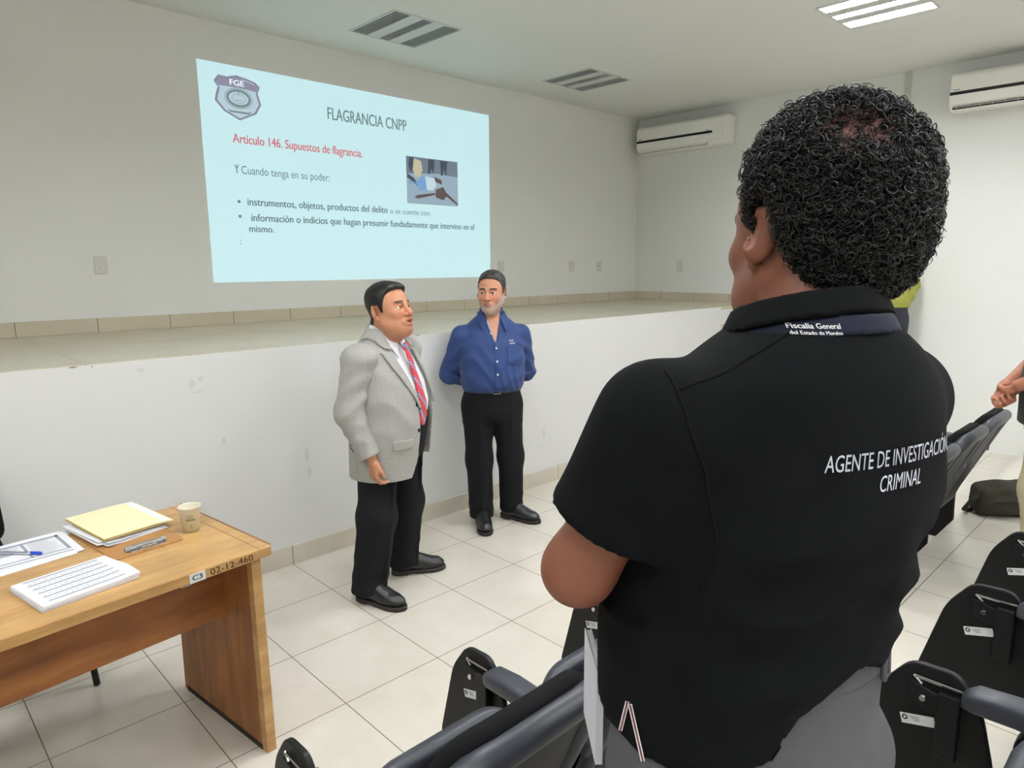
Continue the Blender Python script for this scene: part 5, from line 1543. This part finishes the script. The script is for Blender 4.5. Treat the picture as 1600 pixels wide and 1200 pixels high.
    H.wave((-.16, .1, 1.15), .2, (1, .2, -.6), 36, .006, .02); H.wave((.05, .16, .98), .3, (.15, .2, 1), 75, .007, .02, (1, 0, 0), .5); H.wave((-.14, .12, 1.06), .16, (-.3, .2, 1), 95, .007, .02, (1, 0, 0), .5)
    X, Y, Z = H.XYZ()
    hem = np.interp(X, [-.20, -.12, -.04, .02, .07, .11, .15, .19, .26], [1.018, 1.020, 1.022, 1.020, 1.014, .988, .932, .892, .888]) + .01 * np.sin(X * 40)
    base = H.copy()
    H.D = np.maximum(H.D, np.where((np.abs(X - .04) < .245), hem - Z, -1.0))
    up = np.maximum(np.abs(X) - .245, 0) * 0
    for s, el in ((1, np.array(NEAR_EL)), (-1, np.array((-.235, -.10, 1.09)))):
        sp = np.array((s * .206 + .015, .0, 1.322)); d = (el - sp) / np.linalg.norm(el - sp); ce = sp + (el - sp) * .66
        pl = (X - ce[0]) * d[0] + (Y - ce[1]) * d[1] + (Z - ce[2]) * d[2]
        near = np.sqrt((X - ce[0]) ** 2 + (Y - ce[1]) ** 2 + (Z - ce[2]) ** 2) - .14
        H.D = np.maximum(H.D, -np.maximum(np.maximum(-pl, near), (sp[0] + s * .012 - X) * s))
    sh = emit('polo_shirt', H.mesh(2), mp_, t)
    # side vent tapes, seams
    seam('shoulder_seam', base, [(.080, .075, 1.43), (.13, .075, 1.415), (.19, .065, 1.39), (.235, .055, 1.37)], .0022, mp_, sh, .0)
    seam('armhole_seam', base, [(.235, .03, 1.39), (.239, .075, 1.35), (.232, .115, 1.28), (.230, .12, 1.20), (.240, .09, 1.12)], .0022, mp_, sh, .0)
    for pts in ([(.27, .004, .950), (.268, .034, .886)], [(.272, -.002, .950), (.272, -.016, .900)]):
        P = project(base, pts, .003); bm = BM()
        for dx, m_ in ((0, M['sticker']),):
            a, c = Vector(P[0]), Vector(P[1]); n = Vector((.6, .8, 0)); w = (c - a).cross(n).normalized() * .0026
            vs_ = [bm.verts.new(p) for p in (a - w, a + w, c + w, c - w)] + [bm.verts.new(Vector(p) + n * .0015) for p in (a - w, a + w, c + w, c - w)]
            for f in ((0, 1, 2, 3), (7, 6, 5, 4), (0, 4, 5, 1), (1, 5, 6, 2), (2, 6, 7, 3), (3, 7, 4, 0)): bm.faces.new([vs_[i] for i in f])
            bmesh.ops.recalc_face_normals(bm, faces=bm.faces[:])
        vt = obj('vent_tape', bm, M['sticker'], sh)
        bm = BM(); add_tube(bm, [tuple(a + n * .0018), tuple(c + n * .0018)], .0012, 6); obj('tape_stripe', bm, M['tape_red'], vt)
    # collar
    Cg = SDF(axis_grid((-.15, .15, .0042)), axis_grid((-.17, .16, .0042)), axis_grid((1.36, 1.52, .0042)))
    Cg.frame((.006, .020, 1.442), rot(math.radians(15), 0, 0)); Cg.loft([(-.028, 0, -.004, .100, .096), (.0, 0, 0, .093, .091), (.026, 0, 0, .088, .087)], .001, 2.0); Cg.frame(); shell(Cg, .012)
    X, Y, Z = Cg.XYZ()
    fold = SDF(*Cg.g); fold.frame((.006, .020, 1.442), rot(math.radians(15), 0, 0)); fold.loft([(-.008, 0, -.006, .112, .106), (.026, 0, 0, .092, .091)], .001, 2.0); fold.frame(); shell(fold, .009)
    Cg.D = np.minimum(Cg.D, fold.D)
    Cg.D = np.maximum(Cg.D, -np.maximum(np.abs(X) - .02 - .9 * np.clip(1.43 - Z, 0, 1), Y + .03))
    co = emit('shirt_collar', Cg.mesh(), mp_, sh)
    # lettering across the back
    bm = BM()
    for (s, x0, x1, z0, cap) in (('AGENTE DE INVESTIGACIÓN', -TEXT_W, TEXT_W, TEXT_Z, .0190), ('CRIMINAL', -TEXT_W * .33, TEXT_W * .36, TEXT_Z - .0285, .0190)):
        q = text_bm(s, x0, x1, z0, cap, .16, .004 if len(s) > 9 else 0.0); me = bpy.data.meshes.new('t'); q.to_mesh(me); q.free(); bm.from_mesh(me); bpy.data.meshes.remove(me)
    for v in bm.verts: v.co.x = TEXT_X - v.co.x
    bmesh.ops.reverse_faces(bm, faces=bm.faces[:])
    bmesh.ops.triangulate(bm, faces=bm.faces[:])
    for _ in range(3): bmesh.ops.subdivide_edges(bm, edges=[e for e in bm.edges if e.calc_length() > .005], cuts=1); bmesh.ops.triangulate(bm, faces=bm.faces[:])
    obj('back_lettering', drape(bm, base, .0025, False), M['thread'], sh)
    # lanyard
    Lg = SDF(axis_grid((-.16, .16, .0042)), axis_grid((-.2, .17, .0042)), axis_grid((1.35, 1.49, .0042)))
    Lg.frame((.004, .018, 1.422), rot(math.radians(15), 0, 0)); Lg.loft([(-.016, 0, -.008, .121, .116), (.010, 0, -.004, .110, .107)], .001, 2.0); Lg.frame()
    base2 = Lg.copy()
    ly = emit('lanyard', Lg.mesh(), mat('navy_lanyard', (10, 13, 34), .7, var=.06, spec=.2), t)
    bm = BM()
    for (s, x0, x1, z0, cap) in (('Fiscalía General', -.022, .022, 1.4408, .0060), ('del Estado de Morelos', -.022, .022, 1.4340, .0042)):
        q = text_bm(s, x0, x1, z0, cap, 0, .02); me = bpy.data.meshes.new('t'); q.to_mesh(me); q.free(); bm.from_mesh(me); bpy.data.meshes.remove(me)
    for v in bm.verts: v.co.x = LAN_X - v.co.x; v.co.z += .0
    bmesh.ops.reverse_faces(bm, faces=bm.faces[:])
    obj('lanyard_text', drape(bm, base2, .001, False), M['sticker'], ly)
    # trousers
    g = (axis_grid((-.24, .32, .008)), axis_grid((-.26, .22, .008)), axis_grid((.03, 1.09, .007)))
    mt = mat('grey_cargo_cloth', (76, 76, 80), .85, var=.06, nscale=20, bump=.15, bscale=700)
    rt_ = [(.76, .045, 0, .188, .160), (.84, .045, .0, .192, .166), (.90, .045, -.012, .186, .162), (1.07, .042, -.018, .178, .156)]
    T = trousers(t, rt_, [([(.04 + s * .105, 0, .80), (.03 + s * .115, -.02, .46), (.02 + s * .12, .03, .03)], [.113, .090, .082]) for s in (-1, 1)], g, None, 1.032,
                 [((.1, .15, .86), .2, (.4, .2, 1), 50, .004, .02, (1, 0, 0)), ((-.12, .15, .84), .2, (-.4, .2, 1), 44, .004, .02, (1, 0, 0))], hem=.05)
    tr_ = emit('trousers', T.mesh(), mt, t)
    W = SDF(axis_grid((-.20, .28, .005)), axis_grid((-.24, .2, .005)), axis_grid((.96, 1.06, .004))); W.loft(rt_, .02, 2.2); W.D -= .004
    X, Y, Z = W.XYZ(); wb = W.copy(); W.D = np.maximum(W.D, np.maximum(Z - 1.034, .990 - Z)); shell(W, .008); emit('waistband', W.mesh(), mt, tr_)
    for x in (-.075,):
        P = project(wb, [(x - .014, .17, .984), (x + .014, .17, .984), (x + .014, .17, 1.030), (x - .014, .17, 1.030)], .003)
        bm = BM(); add_tube(bm, [tuple(p) for p in (P[0], P[3])], .004, 8); add_tube(bm, [tuple(p) for p in (P[1], P[2])], .004, 8); add_tube(bm, [tuple(p) for p in (P[0], P[1])], .003, 8); obj('belt_loop', bm, mt, tr_, True)
    for s in (-1, 1): shoe(t, .02 + s * .12, 0, math.radians(s * 10), 1.02)
    return t

M['scalp'] = attr_mat('scalp_and_roots', .7, .12, bump=.5, bscale=420)
M['curl'] = mat('dark_curls', (15, 12, 11), .42, var=.5, nscale=60, spec=.4)
M['thread'] = mat('white_embroidery', (196, 198, 210), .75, var=.04, nscale=300)
NEAR_POS = (.913, .396, ZP); NEAR_TH = 160.0; NEAR_HEAD = -6.0
NEAR_EL = (.290, -.070, 1.115); NEAR_WR = (.165, -.245, .990)
TEXT_W, TEXT_Z, TEXT_X, LAN_X = .108, 1.286, -.001, .074

# ================================================================== the two people at the right
def simple_man(label, pos, th, skin, shirt_m, trouser_m, hem, arms, sleeve, hairm, k=1.0, tuck=False, collar=False):
    t = thing('person', label, 'person', pos, math.radians(th))
    hc = np.array((0.0, -.02, 1.575)); hR = np.eye(3)
    xs_ = axis_grid((-.40, -.11, .008), (-.11, .11, .004), (.11, .40, .006)); ys_ = axis_grid((-.42, -.17, .0055), (-.17, .11, .004), (.11, .26, .009))
    F = SDF(xs_, ys_, axis_grid((.03, .80, .012), (.80, 1.10, .0045), (1.10, 1.42, .009), (1.42, 1.72, .004)))
    F.loft([(.76, 0, 0, .15, .12), (1.0, 0, -.01, .16, .13), (1.2, 0, 0, .165, .12), (1.34, 0, .01, .16, .09), (1.40, 0, .015, .11, .075), (1.45, 0, .015, .06, .058)], .02)
    F.cone((0, .02, 1.38), (0, .0, 1.54), .060, .056, .03)
    head(F, hc, hR, 1.02)
    for s, el, wr, q in arms:
        F.limb([(s * .185, .005, 1.345), el, wr], [.052, .043, .028], .03)
        d = np.array(wr) - np.array(el); d /= np.linalg.norm(d)
        hand(F, np.array(wr) + d * .012, q, s, curl=(58, 72, 45), k=1.0, thumb=(-.8, -.9, .08))
    for s in (-1, 1): F.limb([(s * .095, 0, .84), (s * .105, -.015, .47), (s * .11, .03, .09)], [.08, .055, .04], .03)
    V, Q = F.mesh(); emit('body', (V, Q), M['skin'], t, head_tone(V, hc, hR, 1.02, skin, (150, 92, 82), (34, 28, 26)))
    eyes(t, hc, hR, 1.02)
    zl = lambda x, y, z: np.interp(y, [-.13, -.080, -.062, -.045, -.030, -.022, -.004, .006, .028, .045, .07, .12], [.088, .088, .078, .058, .010, -.016, -.016, .034, .034, -.030, -.062, -.066]) - z
    S = SDF(axis_grid((-.12, .12, .004)), axis_grid((-.16, .14, .004)), axis_grid((1.46, 1.73, .004))); head(S, hc, hR, 1.02, ear=False)
    emit('hair', hair_cap(S, hc, hR, 1.02, lambda x, y, z: .006 + .008 * np.clip((z - .05) / .06, 0, 1), zl).mesh(0), hairm, t)
    T = trousers(t, [(.76, 0, 0, .175, .14), (.86, 0, 0, .188, .155), (.95, 0, -.005, .182, .15), (1.0, 0, -.008, .178, .148)],
                 [([(s * .105, 0, .80), (s * .115, -.015, .47), (s * .115, .03, .03)], [.108, .092, .084]) for s in (-1, 1)],
                 (axis_grid((-.26, .26, .008)), axis_grid((-.22, .2, .008)), axis_grid((.03, 1.02, .008))), None, .99,
                 [((.14, 0, .62), .18, (.4, .2, 1), 50, .005, .02, (1, 0, 0)), ((.14, 0, .3), .2, (-.3, .2, 1), 44, .005, .02, (1, 0, 0))], hem=.05)
    if not tuck:
        for s in (-1, 1): T.box((s * .205, .0, .58), (.02, .075, .09), .012, .01); T.box((s * .213, .0, .655), (.018, .08, .022), .008, .004)
    emit('trousers', T.mesh(), trouser_m, t)
    rg = [(hem - .03, 0, -.005, .198, .165), (1.0, 0, -.012, .200, .165), (1.1, 0, -.008, .200, .158), (1.22, 0, .0, .205, .145), (1.30, 0, .008, .196, .125), (1.36, 0, .015, .150, .098), (1.405, 0, .018, .092, .080), (1.43, 0, .018, .074, .072)]
    H = SDF(axis_grid((-.40, .40, .0065)), axis_grid((-.40, .24, .0065)), axis_grid((hem - .02, 1.46, .0065)))
    H.loft(rg, .02)
    X, Y, Z = H.XYZ()
    for s, el, wr, q in arms:
        sp = np.array((s * .19, .005, 1.335)); e = np.array(el)
        if sleeve < 1: H.limb([sp, sp + (e - sp) * sleeve], [.078, .072], .045)
        else: H.limb([sp, e, e + (np.array(wr) - e) * .9], [.076, .064, .046], .045)
        H.wave(tuple(e), .14, (.3, .3, 1), 60, .004, .02)
    H.wave((.1, -.1, .95), .25, (.4, .2, 1), 42, .005, .02, (1, 0, 0)); H.wave((0, .1, 1.0), .25, (-.3, .2, 1), 42, .005, .02, (1, 0, 0))
    H.D = np.maximum(H.D, hem - Z)
    H.D = np.where(True, H.D, H.D)
    sh = emit('shirt', H.mesh(), shirt_m, t)
    C = SDF(axis_grid((-.11, .11, .005)), axis_grid((-.12, .12, .005)), axis_grid((1.37, 1.48, .005))); C.frame((0, .014, 1.425), rot(math.radians(18), 0, 0)); C.loft([(-.02, 0, 0, .082, .080), (.018 if not collar else .03, 0, 0, .074, .072)], .001, 2.0); C.frame(); shell(C, .010)
    emit('shirt_collar', C.mesh(), shirt_m, sh)
    for s in (-1, 1): shoe(t, s * .115, 0, math.radians(s * 12), 1.0)
    return t

def side_man():
    khaki = mat('khaki_cargo_cloth', (206, 194, 160), .85, var=.05, nscale=20, bump=.15, bscale=600)
    tee = mat('black_tee_cotton', (27, 29, 31), .85, var=.06, nscale=8, bump=.1, bscale=900, sheen=.1)
    arms = [(1, (.265, -.03, 1.115), (.075, -.205, .985), rot(0, math.radians(58), 0) @ RZ(-60)), (-1, (-.265, -.03, 1.10), (-.05, -.225, .955), rot(0, math.radians(-50), 0) @ RZ(40))]
    return simple_man('man cut by the right edge, black shirt, khaki trousers, hands clasped in front', SIDE_POS, SIDE_TH, (176, 116, 92), tee, khaki, .80, arms, .68, M['hair_black'])
SIDE_POS = (3.80, .43, ZP); SIDE_TH = 204.0

def stair_man():
    lime = mat('lime_green_shirt_cloth', (150, 152, 66), .8, var=.06, nscale=12, bump=.08, bscale=500)
    dark = mat('dark_navy_cloth', (34, 37, 50), .8, var=.06, nscale=20, bump=.08, bscale=500)
    arms = [(1, (.30, .10, 1.12), (.16, -.08, 1.02), rot(0, math.radians(50), 0)), (-1, (-.275, .05, 1.10), (-.20, -.16, .98), rot(0, math.radians(-20), 0))]
    return simple_man('person in a lime green shirt almost hidden behind the curly haired man', STAIR_POS, STAIR_TH, (170, 116, 92), lime, dark, .93, arms, 1.2, M['hair_black'], tuck=True, collar=True)
STAIR_POS = (6.80, 2.16, ZS / 7 * 2); STAIR_TH = -40.0

PEOPLE = dict(grey=grey_man, blue=blue_man, near=near_man, side=side_man, stair=stair_man)
for _n in ('grey', 'blue', 'near', 'side', 'stair'):
    PEOPLE[_n]()

# ------------------------------------------------------------------ small things around the people
# white notebook held at the near man's left hip
t = thing('notebook', "white notebook held upright at the near man's left hip", 'notebook', (.781, .627, .940), math.radians(48))
b = BM(); add_box(b, (-.060, -.004, 0), (.060, .004, .150), .0015); obj('pages', b, M['paper'], t)
b = BM(); add_box(b, (-.062, -.0056, -.002), (.062, -.0042, .152), .0005); add_box(b, (-.062, .0042, -.002), (.062, .0056, .152), .0005); add_box(b, (-.0635, -.0056, -.002), (-.0615, .0056, .152)); obj('cover', b, M['paper2'], t)

# things under and on the chairs at the far right
t = thing('sling_bag', 'dark olive bag lying on the floor beside the khaki trousers', 'bag', (4.93, .80, ZP), math.radians(-50))
Bg = SDF(axis_grid((-.30, .30, .009)), axis_grid((-.17, .17, .009)), axis_grid((0, .30, .009)))
Bg.box((0, 0, .095), (.18, .085, .09), .045, .02); Bg.ell((.02, 0, .14), (.15, .075, .08), .05); Bg.ell((-.03, -.085, .08), (.11, .04, .06), .02)
Bg.wave((0, 0, .15), .3, (1, .4, .5), 40, .008, .03); Bg.wave((.1, 0, .1), .25, (-.4, .2, 1), 55, .006, .03)
X, Y, Z = Bg.XYZ(); Bg.D = np.maximum(Bg.D, .001 - Z)
emit('bag_body', Bg.mesh(), M['bag'], t)
b = BM(); add_tube(b, [(-.16, -.05, .14), (-.21, -.04, .10), (-.24, -.02, .03), (-.20, .02, .012), (-.15, .05, .012)], .012, 8); obj('strap', b, M['bagstrap'], t, True)
b = BM(); add_tube(b, [(-.12, -.122, .11), (-.03, -.126, .125), (.06, -.122, .11)], .006, 8); obj('zip', b, M['bagstrap'], t, True)
t = thing('plastic_bag', 'crumpled white plastic bag on the floor under the far front row chairs', 'bag', (5.0, 1.15, 0), 0.4)
Pb = SDF(axis_grid((-.20, .20, .008)), axis_grid((-.15, .15, .008)), axis_grid((0, .16, .008)))
Pb.ell((0, 0, .045), (.15, .09, .06), .03); Pb.ell((-.10, .02, .03), (.07, .06, .04), .03); Pb.ell((.08, -.02, .06), (.06, .05, .06), .03)
Pb.wave((0, 0, .05), .25, (1, .7, .3), 75, .008, .03); Pb.wave((0, 0, .05), .25, (-.4, 1, .6), 90, .006, .03)
X, Y, Z = Pb.XYZ(); Pb.D = np.maximum(Pb.D, .001 - Z); Pb.D = np.minimum(Pb.D, 5)
tag(t, None); emit('bag_skin', Pb.mesh(0), M['poly'], t)
